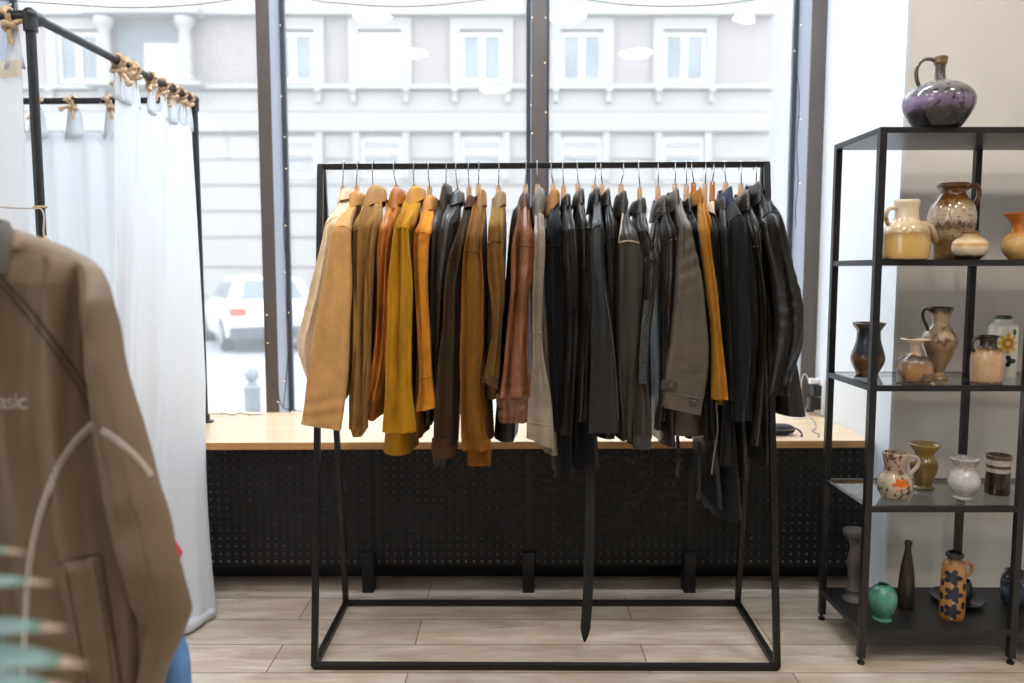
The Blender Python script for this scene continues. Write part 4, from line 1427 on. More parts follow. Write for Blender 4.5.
# --- curtain on the rear rail, in front of the window
c2 = thing('curtain', 'white curtain hanging by spaced tabs from the rear rail, in front of the window', 'curtain', (-1.8, 3.43, ZC), 'white cotton cubicle curtains')
yb = RYB + 0.02
z_top2 = P(80, 134, yb).z
curtain_sheet([(-2.3, yb), (-1.375, yb)], [(-2.3, yb), (-1.375, yb)], z_top2, ZC + 0.02, 7, 5, 0.008, 0.014, nu=120, nv=16).build('cloth', m_cur, c2, angle=180)
curtain_sheet([(-2.3, yb - 0.004), (-1.375, yb - 0.004)], [(-2.3, yb - 0.004), (-1.375, yb - 0.004)], z_top2 + 0.004, z_top2 - 0.035, 7, 5, 0.008, 0.008, nu=120, nv=2).build('header_band', m_cur, c2, angle=180)
for k, px in enumerate((-28, 38, 75, 113)):
    x = px_x(px, 118, yb)
    rings = []
    for j in range(5):
        v = j / 4
        z = lerp(ZRAIL - 0.035, z_top2 - 0.02, v)
        ww = lerp(0.026, 0.045, v)
        rings.append([Vector((x - ww, yb - 0.004, z)), Vector((x + ww, yb - 0.004, z)), Vector((x + ww, yb, z)), Vector((x - ww, yb, z))])
    G().loft(rings).build('tab', m_cur, c2, angle=180)
    knot((x, RYB + 0.01, ZRAIL), (1, 0, 0), 70 + k, c2, 1.1)

# --- curtain on the front rail at the far left
c3 = thing('curtain', 'white curtain with a cream top band, left of the nearest post', 'curtain', (-1.75, RYF, 0), 'white cotton cubicle curtains')
yf = RYF + 0.015
zt3 = P(12, 62, yf).z
curtain_sheet([(-2.3, yf), (-1.395, yf)], [(-2.28, yf), (-1.41, yf)], zt3, 0.03, 6, 8, 0.008, 0.016, nu=110, nv=18).build('cloth', m_cur, c3, angle=180)
curtain_sheet([(-2.3, yf - 0.006), (-1.392, yf - 0.006)], [(-2.3, yf - 0.006), (-1.392, yf - 0.006)], zt3 + 0.004, zt3 - 0.045, 6, 8, 0.008, 0.008, nu=110, nv=2).build('header_band', m_cream, c3, angle=180)
for k, x in enumerate((-2.2, -1.93, -1.66, -1.42)):
    rings = []
    for j in range(5):
        v = j / 4
        z = lerp(ZRAIL - 0.04, zt3 - 0.02, v)
        ww = lerp(0.012, 0.03, v)
        rings.append([Vector((x - ww, yf - 0.004, z)), Vector((x + ww, yf - 0.004, z)), Vector((x + ww, yf, z)), Vector((x - ww, yf, z))])
    G().loft(rings).build('tab', m_cur, c3, angle=180)
    knot((x, RYF, ZRAIL), (1, 0, 0), 90 + k, c3, 1.25)
# cord tied round the near post
cd_ = thing('cord', 'thin pale cord looped around the nearest black post, ending in a jute tassel', 'cord', P(40, 208, RYF - 0.03))
pts = [P(-10, 206, RYF - 0.02), P(12, 208, RYF - 0.02), P(34, 208.5, RYF - 0.022), P(41, 209, RYF - 0.022), P(44, 216, RYF - 0.022), P(43.5, 230, RYF - 0.022), P(44, 236, RYF - 0.022)]
G().tube(smooth_path([tuple(p) for p in pts], 5), 0.0024, 6).build('string', plain('pale cord', (196, 186, 174), 0.8), cd_)
a = P(45, 236, RYF - 0.022)
G().tube([a, a + Vector((0.004, 0, -0.012)), a + Vector((0.006, 0, -0.05))], [0.004, 0.009, 0.013], 9).build('tassel', m_rope, cd_)
pts = []
for k in range(13):
    an = k / 12 * 2 * PI
    q = P(35.5, 207, RYF)
    pts.append(Vector((RXF + 0.0165 * math.cos(an), RYF + 0.0165 * math.sin(an), q.z)))
G().tube(pts, 0.003, 6).build('loop', m_rope, cd_)

# ============================================================= string lights
m_gw = plain('dark green light wire', (58, 66, 62), 0.6)
m_bulb = glow('warm fairy bulb', (255, 214, 160), 2.5)


def string_lights(label, pts, step, seed, wob=0.004):
    rnd = random.Random(seed)
    s = thing('string_lights', label, 'string lights', pts[0], 'fairy lights along the shop window')
    pth = smooth_path([tuple(Vector(p) + Vector((rnd.uniform(-wob, wob), 0, rnd.uniform(-wob, wob) * 0.5))) for p in pts], 5)
    pth = [Vector(p) for p in pth]
    G().tube(pth, 0.002, 5).build('wire', m_gw, s)
    acc, jit = 0, 1.0
    for a, b in zip(pth, pth[1:]):
        acc += (b - a).length
        if acc > step * jit:
            acc = 0
            jit = rnd.uniform(1.0, 3.6)
            d = Vector((rnd.choice((-1, 1)) * rnd.uniform(0.006, 0.012), -0.002, rnd.uniform(-0.016, -0.006)))
            sk = G().tube([b, b + d * 0.8], 0.0016, 5).build('socket', m_gw, s)
            G().sphere(b + d, 0.0022, 7, 5, (1, 1, 1.3)).build('bulb', m_bulb, sk)
    return s


yw = DW - 0.012
gar = lambda L_: [P(x, y, yw) for x, y in L_]
string_lights('fairy light garland sagging across the top of the left window', gar([(-10, 0), (30, 2), (60, 4), (110, 7.5), (150, 7), (200, 4), (252, -4)]), 0.075, 1)
string_lights('fairy light garland sagging across the top of the middle window', gar([(292, -6), (320, 1), (340, 3.5), (380, 6), (410, 6.5), (445, 4), (490, -1), (530, -6)]), 0.075, 2)
string_lights('fairy light garland sagging across the top of the right window', gar([(560, -4), (588, 0), (622, 4), (668, 6.6), (715, 4.5), (752, 0), (790, -6)]), 0.075, 3)
yv = DW + DEEP - 0.04
col = lambda L_: [P(x, y, yv) for x, y in L_]
string_lights('strand of fairy lights falling beside the left window post', [P(x, y, DW + 0.06) for x, y in [(282, -5), (283, 30), (281.5, 70), (283.5, 110), (282.5, 150), (285, 190), (284, 230), (287, 270), (286, 310), (288, 345), (286, 385), (283, 408)]], 0.09, 4)
string_lights('strand of fairy lights crossing low over the left window post', [P(x, y, DW - 0.02) for x, y in [(264.5, 300), (266, 340), (267, 372), (272, 384), (277, 390), (279, 400), (284, 408), (292, 410), (303, 411)]], 0.06, 5)
string_lights('strand of fairy lights down the left edge of the centre post', [P(x, y, DW - 0.02) for x, y in [(530.5, -4), (529, 30), (531, 60), (529, 95), (530.5, 130), (529.5, 165)]], 0.08, 6)
string_lights('strand of fairy lights down the right edge of the centre post', [P(x, y, DW - 0.02) for x, y in [(547.5, -4), (548.5, 30), (547, 60), (549, 95), (548, 130), (549.5, 165)]], 0.08, 7)
string_lights('strand of fairy lights down the right window post', [P(x, y, DW + 0.05) for x, y in [(800, -5), (799, 30), (797, 60), (798.5, 100), (796.5, 140), (798, 180), (796, 210), (797, 225)]], 0.09, 8)
zc_ = ZC + 0.006
string_lights('strand of fairy lights lying along the back of the counter', [PZ(x, y, zc_) for x, y in [(204, 414.5), (225, 413.8), (233, 415), (240, 413), (250, 414.8), (262, 414.2)]], 0.07, 9, 0.001)

# ============================================== small things on the counter
# zip case with a cord
pc = PZ(786, 437, ZC)
case = thing('pouch', 'black zipped pouch lying on the right end of the oak counter', 'pouch', (pc.x, pc.y, ZC))
q = PZ(779, 437, ZC)
w_ = 0.075
yc = max(pc.y + 0.05, 3.12)
rings = []
for k in range(11):
    u = -1 + 2 * k / 10
    e = math.sqrt(max(0.02, 1 - abs(u) ** 3))
    rings.append([Vector((pc.x - 0.02 + u * w_, yc + 0.038 * e * math.cos(2 * PI * t / 16), ZC + 0.0225 + 0.022 * e * math.copysign(abs(math.sin(2 * PI * t / 16)) ** 0.8, math.sin(2 * PI * t / 16)))) for t in range(16)])
G().loft(rings).build('body', plain('black nylon', (30, 30, 32), 0.55), case)
G().tube([Vector((pc.x - 0.02 + math.cos(a) * (w_ + 0.001), yc - 0.0395 * abs(math.sin(a)) ** 0.8, ZC + 0.026)) for a in [PI * k / 20 for k in range(21)]], 0.0018, 6).build('zip', plain('grey zip', (170, 170, 172), 0.3, metal=0.8), case)
G().tube(smooth_path([(pc.x + 0.052, yc - 0.004, ZC + 0.027), (pc.x + 0.062, yc - 0.03, ZC + 0.02), (pc.x + 0.064, yc - 0.05, ZC + 0.008), (pc.x + 0.058, yc - 0.055, ZC + 0.004)], 4), 0.0035, 7).build('pull_loop', m_blk, case)

# sockets with plugs on the reveal
sk = thing('power_socket', 'power socket with black and white plugs low on the white reveal wall', 'socket', (XR, 3.5, 0.72))
y1, y2 = 3.42, 3.60
pl = lambda y, z, w, h, d, m, n, par: G().box2((XR - d, y - w / 2, z - h / 2), (XR, y + w / 2, z + h / 2)).build(n, m, par, bevel=0.004)
zz = 0.70
m_wp = plain('white plastic', (235, 235, 235), 0.35)
face = pl(3.59, zz, 0.085, 0.16, 0.012, m_wp, 'face_plate', sk)
pl(3.585, zz + 0.025, 0.055, 0.05, 0.05, m_blk, 'black_plug', sk)
pl(3.585, zz - 0.035, 0.05, 0.055, 0.06, m_blk, 'black_adapter', sk)
pl(3.6, zz + 0.066, 0.03, 0.026, 0.055, m_wp, 'white_plug', sk)
cbl = thing('cable', 'thin grey cable running from the plugs over the counter edge', 'cable', (XR - 0.05, 3.4, ZC))
pts = [(XR - 0.06, 3.585, zz - 0.04), (XR - 0.085, 3.55, zz - 0.06), (XR - 0.09, 3.48, ZC + 0.01), PZ(814, 421, ZC + 0.003), PZ(816, 428, ZC + 0.003), PZ(812, 431, ZC + 0.003), PZ(819, 434.5, ZC + 0.003), PZ(818, 437, ZC + 0.003)]
G().tube(smooth_path([tuple(p) for p in pts], 6), 0.0022, 6).build('wire', plain('grey cable', (150, 150, 150), 0.5), cbl)
pts = [(XR - 0.055, 3.6, zz + 0.066), (XR - 0.075, 3.6, zz + 0.10), (XR - 0.09, 3.6, zz + 0.06), (XR - 0.085, 3.59, ZC + 0.03), PZ(806, 416, ZC + 0.004), PZ(797, 419, ZC + 0.004), PZ(790, 417, ZC + 0.004)]
G().tube(smooth_path([tuple(p) for p in pts], 6), 0.0026, 6).build('wire', plain('white cable', (215, 215, 215), 0.5), cbl)

# ============================================================ shelving unit
m_shelf = plain('black steel shelf', (32, 31, 31), 0.36, spec=0.5, vary=0.04)
m_smoke = window_glass('shelf glass', (232, 238, 238), 0.02, 1.5)
FLx = PZ(862, 663.6, 0)
BLx = PZ(825.8, 620.8, 0)
y_f, y_b = FLx.y, BLx.y + 0.012
xs0 = FLx.x - 0.004
bay = 0.485
ST = 0.022
sh = thing('shelving_unit', 'black metal shelving unit with ceramic vases, standing against the plaster wall', 'shelf', (xs0 + bay, (y_f + y_b) / 2, 0))
Z1, Z2, Z3, Z4, Z5 = 1.707, 1.305, 0.912, 0.524, 0.117
xe = xs0 + 2 * bay
for x in (xs0, xs0 + bay, xe):
    for y in (y_f, y_b):
        lg = G().box2((x - ST / 2, y - ST / 2, 0.022), (x + ST / 2, y + ST / 2, Z1 - 0.018)).build('leg', m_shelf, sh, smooth=False, bevel=0.001)
        G().lathe([(0.011, 0), (0.012, 0.004), (0.011, 0.009), (0.005, 0.01), (0.005, 0.024)], (x, y, 0), 14).build('levelling_foot', m_blk, lg, angle=40)
for z in (Z1, Z2, Z3, Z4, Z5):
    glassy = z in (Z3, Z4)
    h = 0.018
    a, c = xs0 - ST / 2, xe + ST / 2
    yf_, yb_ = y_f - ST / 2, y_b + ST / 2
    if glassy:
        g = G().box2((a + ST, y_f - ST / 2 + 0.001, z - h), (c - ST, y_f + 0.006, z))
        g.build('shelf_rail', m_shelf, sh, smooth=False)
        G().box2((a + ST, y_b - 0.006, z - h), (c - ST, y_b + ST / 2 - 0.001, z)).build('shelf_rail', m_shelf, sh, smooth=False)
        for x in (xs0, xe):
            G().box2((x - ST / 2 + 0.001, y_f + ST / 2, z - h), (x + 0.006 if x == xs0 else x + ST / 2 - 0.001, y_b - ST / 2, z)).build('shelf_rail', m_shelf, sh, smooth=False)
        G().box2((xs0 + 0.007, y_f + 0.007, z - 0.007), (xe - 0.007, y_b - 0.007, z - 0.0005)).build('glass_shelf', m_smoke, sh, smooth=False)
    elif z == Z1:
        G().box2((a, yf_, z - h), (c, yb_, z)).build('top_shelf', m_shelf, sh, smooth=False, bevel=0.0012)
    else:
        g = G().box2((a + ST + 0.001, yf_ + 0.001, z - h), (c - ST - 0.001, yb_ - 0.001, z))
        g.box2((a + 0.002, yf_ + ST, z - h), (a + ST + 0.001, yb_ - ST, z))
        g.box2((c - ST - 0.001, yf_ + ST, z - h), (c - 0.002, yb_ - ST, z))
        g.build('shelf_board', m_shelf, sh, smooth=False)

# ------------------------------------------------------------- ceramics


def vessel(name, label, cat, px, py, z, prof, mat, zoom=1.0, d=None, squash=None, rib=0, ribamp=0.0, hollow=True, group='ceramics on the black shelves'):
    """prof in photo pixels (radius, height above the base), from the bottom up"""
    if d is None:
        base = PZ(px, py, z)
        y = min(max(base.y, y_f + 0.03), y_b - 0.045)
    else:
        y = d
    c = P(px, py, y)
    t = (c - EYE).length / ray(px, py).length
    k = t / F / zoom
    c = Vector((c.x, y, z + 0.0006))
    wide = math.sqrt(1 + ((px - CX) / F) ** 2)      # round things off the axis look wider in the photo than they are
    pr = [(r * k / wide, h * k) for r, h in prof]
    pr = [tuple(q) for q in smooth_path(pr, 4)]
    if hollow:
        rt, ht = pr[-1]
        rm = max(0.002, rt - 0.004)
        inn = [(max(0.002, r - 0.004), h) for r, h in reversed(pr) if h > pr[-1][1] * 0.5]
        pr2 = [(rt - 0.001, ht + 0.001), (rm, ht)] + inn[1:] + [(0.003, inn[-1][1] - 0.004)]
        pr = pr + pr2
    v = thing(name, label, cat, c, group)
    g = G().lathe(pr, c, 40, squash, rib, ribamp)
    b = g.build('body', mat, v, angle=50)
    return v, c, k, b


def handle(v, c, k, pts, r, mat, side_y=0.0, flat=0.75):
    """pts: (pixels right of the axis, pixels above the base)"""
    q = [(c.x + x * k / 1.12, c.y + side_y, c.z + h * k) for x, h in pts]
    G().tube(smooth_path(q, 6), r * k, 10, flat=flat).build('handle', mat, v, angle=70)


z6 = 2.97
# top: purple jug
mg = glaze('purple lava', [(0.0, (26, 24, 26)), (0.16, (34, 30, 32)), (0.22, (66, 54, 56)), (0.26, (112, 94, 116)), (0.35, (134, 112, 142)), (0.40, (118, 104, 120)), (0.43, (96, 90, 92)), (0.62, (128, 122, 120)), (0.7, (78, 72, 66)), (0.86, (84, 76, 68)), (0.93, (136, 108, 70)), (1.0, (104, 82, 54))], 0.06, 6, 0.14, blotch=((56, 50, 52), 8, 0.56, 0.64), bumpy=0.3)
mh = glaze('dark bronze', [(0, (70, 62, 58)), (1, (104, 92, 78))], 0.3, 6, 0.15)
v, c, k, b = vessel('jug', 'squat purple and grey glazed jug standing on top of the shelving unit', 'jug', 937.5, 127, Z1,
                    [(62, 0), (72, 4), (90, 26), (106, 52), (112, 72), (110, 90), (98, 108), (74, 124), (46, 134), (24, 141), (18, 150), (16, 170), (17, 184), (21, 190), (22, 206), (20, 208)], mg, z6)
handle(v, c, k, [(-16, 196), (-34, 202), (-56, 200), (-74, 184), (-79, 164), (-76, 142), (-68, 124)], 7.5, mh)
# second shelf
m2 = glaze('cream yellow', [(0.0, (206, 164, 98)), (0.3, (212, 170, 100)), (0.42, (168, 130, 84)), (0.52, (214, 188, 150)), (1, (226, 206, 176))], 0.09, 4, 0.15)
v, c, k, b = vessel('pitcher', 'cream and yellow glazed pitcher at the left end of the second shelf', 'pitcher', 905, 252, Z2,
                    [(62, 0), (72, 6), (74, 40), (73, 76), (62, 98), (44, 112), (37, 128), (36, 150), (40, 166), (39, 174)], m2, z6)
handle(v, c, k, [(-36, 152), (-58, 150), (-68, 132), (-64, 110), (-52, 96)], 8, m2)
q = [(c.x + x * k, c.y - 0.02, c.z + h * k) for x, h in ((20, 92), (46, 100), (64, 88), (76, 62), (78, 48))]
G().tube(smooth_path(q, 5), [lerp(15, 8, i / 20) * k for i in range(21)], 12).build('spout', glaze('toffee', [(0, (120, 84, 50)), (1, (206, 176, 136))], 0.2, 5), v)
m3 = glaze('brown drip', [(0.0, (116, 84, 52)), (0.08, (150, 116, 72)), (0.24, (112, 82, 48)), (0.36, (176, 150, 112)), (0.44, (104, 78, 52)), (0.5, (196, 180, 154)), (0.66, (188, 164, 130)), (0.78, (118, 74, 34)), (1.0, (96, 58, 26))], 0.11, 9, 0.12, speck=((58, 44, 30), 34, 0.6, 0.68))
v, c, k, b = vessel('jug', 'large brown and cream jug with dripping glaze on the second shelf', 'jug', 950, 255.5, Z2,
                    [(48, 0), (52, 6), (64, 60), (73, 105), (74, 132), (66, 160), (48, 182), (40, 194), (41, 206), (50, 214), (50, 222), (46, 224)], m3, z6, d=y_f + 0.14)
handle(v, c, k, [(40, 208), (66, 220), (82, 212), (86, 190), (76, 168), (60, 156)], 9, glaze('chestnut', [(0, (110, 70, 34)), (1, (96, 58, 26))], 0.2, 4))
m4 = glaze('cream orange band', [(0.0, (50, 42, 36)), (0.12, (70, 58, 44)), (0.2, (206, 186, 154)), (0.42, (222, 200, 166)), (0.5, (214, 158, 84)), (0.62, (226, 202, 164)), (0.82, (176, 140, 92)), (1.0, (112, 80, 46))], 0.04, 5, 0.15)
vessel('pot', 'small round cream pot with an orange band, in front of the brown jug', 'pot', 969.5, 256.5, Z2, [(32, 0), (36, 4), (52, 20), (57, 36), (54, 52), (40, 64), (27, 70), (25, 76), (29, 82), (27, 84)], m4, z6)
m5 = glaze('amber', [(0.0, (176, 132, 70)), (0.3, (204, 166, 104)), (0.55, (190, 140, 72)), (0.62, (178, 96, 32)), (1.0, (190, 106, 40))], 0.12, 6, 0.1)
vessel('vase', 'amber orange vase with a flared rim at the right end of the second shelf', 'vase', 1021, 254, Z2, [(38, 0), (42, 5), (58, 24), (63, 46), (56, 66), (40, 80), (33, 90), (34, 104), (46, 120), (60, 134), (58, 136)], m5, z6)
# third shelf
z7 = 3.103
m6 = glaze('midnight and rust', [(0.0, (120, 92, 66)), (0.12, (96, 68, 42)), (0.3, (112, 78, 44)), (0.4, (58, 54, 58)), (0.6, (62, 64, 74)), (0.85, (54, 52, 56)), (1.0, (108, 84, 60))], 0.05, 4, 0.15)
vessel('vase', 'dark blue and brown ribbed vase at the left end of the third shelf', 'vase', 867.2, 372.6, Z3, [(34, 0), (37, 6), (48, 26), (54, 44), (50, 66), (40, 96), (37, 120), (38, 134), (48, 148), (53, 156), (50, 158)], m6, z7, rib=18, ribamp=0.025)
m7 = glaze('toffee with dark edge', [(0.0, (70, 60, 54)), (0.06, (150, 106, 64)), (0.3, (168, 124, 78)), (0.5, (120, 100, 84)), (0.6, (62, 58, 60)), (0.66, (206, 176, 140)), (1.0, (232, 212, 184))], 0.06, 4, 0.12, blotch=((82, 74, 72), 3.2, 0.58, 0.68))
vessel('bottle_vase', 'small square brown bottle vase with a cream mouth, in front of the ewer', 'vase', 914, 377, Z3, [(44, 0), (52, 5), (55, 30), (54, 54), (46, 70), (28, 82), (17, 90), (15, 104), (16, 118), (30, 128), (44, 132), (42, 134)], m7, z7, squash=0.7, d=y_f + 0.075)
m8 = glaze('marbled brown', [(0.0, (142, 110, 70)), (0.2, (160, 132, 92)), (0.45, (148, 122, 84)), (0.6, (186, 166, 134)), (0.9, (176, 152, 118)), (0.955, (60, 50, 44)), (1.0, (40, 36, 34))], 0.1, 4, 0.1, blotch=((116, 84, 50), 5, 0.52, 0.64))
v, c, k, b = vessel('ewer', 'tall marbled brown ewer with a black rim and handle on the third shelf', 'ewer', 938, 373.5, Z3, [(33, 0), (32, 5), (20, 16), (19, 24), (28, 44), (46, 80), (58, 112), (56, 132), (44, 150), (28, 166), (26, 180), (32, 200), (38, 214), (40, 220), (38, 222)], m8, z7, d=y_f + 0.15)
handle(v, c, k, [(-30, 208), (-50, 216), (-62, 206), (-60, 186), (-48, 164), (-42, 150)], 6, glaze('black', [(0, (36, 32, 32)), (1, (40, 36, 34))], 0.1, 3))
m9 = glaze('sand with speckle', [(0.0, (120, 90, 62)), (0.07, (196, 160, 120)), (0.6, (204, 170, 130)), (0.68, (150, 110, 72)), (0.76, (62, 48, 40)), (1.0, (36, 32, 32))], 0.08, 8, 0.2, speck=((92, 58, 34), 30, 0.63, 0.69))
v, c, k, b = vessel('jug', 'tan speckled jug with a black neck, in front of the flowered vase', 'jug', 986.6, 378.6, Z3, [(50, 0), (53, 5), (55, 40), (55, 80), (48, 100), (32, 110), (28, 118), (28, 136), (34, 144), (32, 146)], m9, z7, d=y_f + 0.06)
handle(v, c, k, [(-26, 134), (-44, 138), (-56, 126), (-56, 108), (-46, 96)], 6, glaze('dark handle', [(0, (44, 36, 34)), (1, (40, 34, 34))], 0.1, 3))
m10 = glaze('white with green rim', [(0.0, (226, 220, 208)), (0.93, (232, 226, 214)), (0.955, (60, 84, 60)), (1.0, (48, 72, 50))], 0.01, 4, 0.15)
v, c, k, b = vessel('vase', 'white vase with a yellow flower motif at the back of the third shelf', 'vase', 1001, 368.5, Z3, [(46, 0), (48, 5), (49, 80), (49, 140), (44, 156), (30, 166), (27, 172), (27, 184), (25, 186)], m10, z7, d=y_f + 0.225)
rr = 49 * k / 1.17


def on_cyl(x, h, r=0.0008):
    """point on the front of the cylinder, x pixels across, h pixels up"""
    a = x * k / rr - math.atan2(c.x, c.y)
    return Vector((c.x + (rr + r) * math.sin(a), c.y - (rr + r) * math.cos(a), c.z + h * k))


m_yel = plain('yellow glaze', (226, 180, 50), 0.2)
m_org = plain('orange glaze', (206, 120, 50), 0.2)
m_ink = plain('dark ink glaze', (52, 60, 62), 0.2)


def motif(name, cx, cy, fn, mat, par, n=24, off=0.0008):
    g = G()
    pts = [fn(2 * PI * i / n) for i in range(n)]
    o = [on_cyl(cx + x, cy + y, off) for x, y in pts]
    i_ = [on_cyl(cx + x, cy + y, -0.002) for x, y in pts]
    mid = [on_cyl(cx + x * 0.5, cy + y * 0.5, off) for x, y in pts]
    cc = on_cyl(cx, cy, off)
    vs = o + mid + [cc] + i_
    fs = []
    for q in range(n):
        r = (q + 1) % n
        fs += [(q, r, n + r, n + q), (n + q, n + r, 2 * n), (q, r, 2 * n + 1 + r, 2 * n + 1 + q)]
    g.add(vs, fs)
    return g.build(name, mat, par)


fl = motif('flower_motif', 15, 104, lambda a: ((25 + 7 * math.cos(8 * a)) * math.cos(a), (26 + 7 * math.cos(8 * a)) * math.sin(a)), m_yel, v, 64)
motif('flower_centre', 15, 104, lambda a: (14 * math.cos(a), 14 * math.sin(a)), m_org, fl, 24, 0.0014)
motif('flower_heart', 15, 104, lambda a: (8 * math.cos(a), 8 * math.sin(a)), plain('pale yellow glaze', (236, 210, 130), 0.2), fl, 20, 0.002)
motif('leaf_motif', 24, 50, lambda a: ((14 + 6 * math.cos(3 * a)) * math.cos(a), (14 + 6 * math.cos(3 * a)) * math.sin(a)), m_ink, v, 40)
motif('leaf_motif', 0, 62, lambda a: (10 * math.cos(a), 6 * math.sin(a)), m_ink, v, 20)
motif('leaf_motif', 34, 138, lambda a: (6 * math.cos(a), 10 * math.sin(a)), plain('green glaze', (76, 96, 62), 0.2), v, 20)
# fourth shelf
z8 = 2.70
m11 = glaze('painted cream', [(0.0, (150, 112, 80)), (0.05, (206, 190, 160)), (0.5, (198, 180, 150)), (0.62, (170, 142, 116)), (1.0, (192, 172, 148))], 0.05, 5, 0.15, speck=((108, 78, 58), 7, 0.56, 0.62))
v, c, k, b = vessel('pitcher', 'painted cream pitcher with brown leaves and an orange flower on the fourth shelf', 'pitcher', 894, 498, Z4, [(32, 0), (38, 4), (48, 22), (50, 42), (44, 58), (34, 70), (30, 82), (34, 104), (38, 122), (36, 124)], m11, z8, d=y_f + 0.09)
handle(v, c, k, [(34, 112), (54, 114), (68, 104), (66, 86), (50, 70), (42, 60)], 6.5, glaze('grey cream', [(0, (186, 170, 150)), (1, (196, 180, 158))], 0.1, 4))
rr = 48.5 * k / 1.10
motif('orange_flower', 16, 46, lambda a: ((19 + 5 * math.cos(6 * a)) * math.cos(a), (15 + 4 * math.cos(6 * a)) * math.sin(a)), plain('bright orange glaze', (236, 112, 34), 0.25), v, 48, 0.0012)
m12 = glaze('olive gold', [(0.0, (96, 74, 30)), (0.3, (140, 112, 52)), (0.6, (120, 92, 38)), (0.85, (160, 132, 70)), (1.0, (178, 148, 88))], 0.12, 5, 0.1)
vessel('vase', 'olive gold vase with a flared rim, behind the painted pitcher', 'vase', 923, 488.5, Z4, [(30, 0), (31, 4), (24, 12), (30, 30), (38, 56), (38, 72), (28, 88), (27, 98), (38, 112), (45, 121), (43, 123)], m12, z8, d=y_f + 0.20)
m13 = glaze('silver crackle', [(0.0, (168, 160, 154)), (0.5, (190, 184, 180)), (1.0, (156, 142, 134))], 0.1, 10, 0.12, speck=((220, 216, 214), 40, 0.5, 0.6), bumpy=0.4)
vessel('vase', 'silvery white crackled vase with a round belly on the fourth shelf', 'vase', 963, 499, Z4, [(28, 0), (30, 5), (26, 10), (40, 28), (47, 48), (42, 68), (31, 80), (30, 90), (40, 104), (45, 110), (43, 112)], m13, z8, d=y_f + 0.08)
m14 = glaze('brown and white', [(0.0, (46, 30, 24)), (0.56, (52, 34, 26)), (0.58, (206, 196, 186)), (0.66, (196, 184, 174)), (0.68, (90, 66, 54)), (0.74, (92, 70, 58)), (0.76, (208, 198, 188)), (0.88, (200, 190, 180)), (0.9, (84, 62, 52)), (1.0, (116, 96, 84))], 0.005, 4, 0.15, speck=((110, 84, 72), 26, 0.62, 0.68))
vessel('cup', 'dark brown cup with white patterned bands near the right post', 'cup', 997, 493, Z4, [(33, 0), (36, 5), (35, 40), (34, 60), (35, 90), (37, 104), (35, 106)], m14, z8, d=y_f + 0.14)
# bottom shelf
m15 = plain('aged dark wood', (84, 74, 70), 0.5, vary=0.25, scale=12, bump=0.3, bscale=60)
v, c, k, b = vessel('candlestick', 'dark turned candlestick at the left end of the bottom shelf', 'candlestick', 853, 601, Z5, [(30, 0), (31, 5), (28, 10), (20, 20), (19, 30), (23, 33), (20, 38), (15, 60), (19, 90), (21, 110), (15, 140), (14, 156), (20, 168), (24, 176)], m15, z8, hollow=False)
G().lathe([(22 * k, 176 * k), (31 * k, 182 * k), (33 * k, 190 * k), (31 * k, 197 * k), (16 * k, 198 * k)], c, 32).build('drip_plate', m15, v, angle=50)
m16 = glaze('sea green', [(0.0, (92, 150, 128)), (0.3, (70, 136, 118)), (0.7, (88, 160, 140)), (1.0, (64, 120, 100))], 0.3, 5, 0.15, blotch=((130, 140, 116), 6, 0.56, 0.68))
vessel('vase', 'small sea green vase on the bottom shelf', 'vase', 882, 619.5, Z5, [(27, 0), (28, 5), (24, 10), (34, 28), (40, 52), (39, 70), (30, 86), (20, 93), (18, 96), (17, 98)], m16, z8)
m17 = glaze('bitter brown', [(0, (46, 34, 26)), (1, (52, 38, 28))], 0.3, 5, 0.3)
vessel('bottle', 'slender dark brown bottle beside the sea green vase', 'bottle', 905.5, 607, Z5, [(21, 0), (23, 5), (23, 50), (21, 90), (16, 125), (10, 155), (9, 172), (11, 176), (11, 184), (9, 185)], m17, z8, d=y_f + 0.16)
m18 = glaze('ochre', [(0.0, (150, 98, 46)), (0.1, (186, 132, 70)), (0.78, (190, 136, 72)), (0.88, (150, 104, 62)), (0.92, (48, 40, 42)), (1.0, (34, 32, 36))], 0.02, 5, 0.2)
v, c, k, b = vessel('jug', 'ochre cylindrical jug painted with dark blue flowers on the bottom shelf', 'jug', 951.5, 618.5, Z5, [(33, 0), (35, 5), (36, 70), (34, 130), (31, 148), (22, 158), (21, 164), (25, 168), (25, 176), (22, 178)], m18, z8, d=y_f + 0.09)
handle(v, c, k, [(30, 150), (46, 150), (54, 138), (50, 122), (36, 112)], 5.5, glaze('ochre handle', [(0, (182, 128, 66)), (1, (182, 128, 66))], 0.1, 4))
rr = 36 * k / 1.14
m_nav = plain('navy glaze', (38, 42, 58), 0.2)
for cx, cy, sz in ((-2, 118, 1.0), (2, 72, 1.05), (0, 26, 0.95)):
    f0 = motif('blue_flower', cx, cy, lambda a, s=sz: ((11 + 13 * abs(math.cos(2.5 * a))) * s * math.cos(a), (10 + 13 * abs(math.cos(2.5 * a))) * s * math.sin(a)), m_nav, v, 48, 0.0014)
    motif('flower_spot', cx, cy - 20 * sz, lambda a, s=sz: (4 * s * math.cos(a), 3 * s * math.sin(a)), plain('straw glaze', (196, 176, 120), 0.25), f0, 12, 0.0016)
for cx, cy, rx, ry in ((-30, 60, 6, 11), (-28, 98, 5, 9), (30, 94, 5, 10), (28, 44, 6, 10), (-26, 24, 6, 10)):
    motif('blue_leaf', cx, cy, lambda a, u=rx, w=ry: (u * math.cos(a), w * math.sin(a)), m_nav, v, 16, 0.0014)
m19 = glaze('cobalt black', [(0, (30, 33, 44)), (1, (36, 40, 56))], 0.2, 4, 0.15)
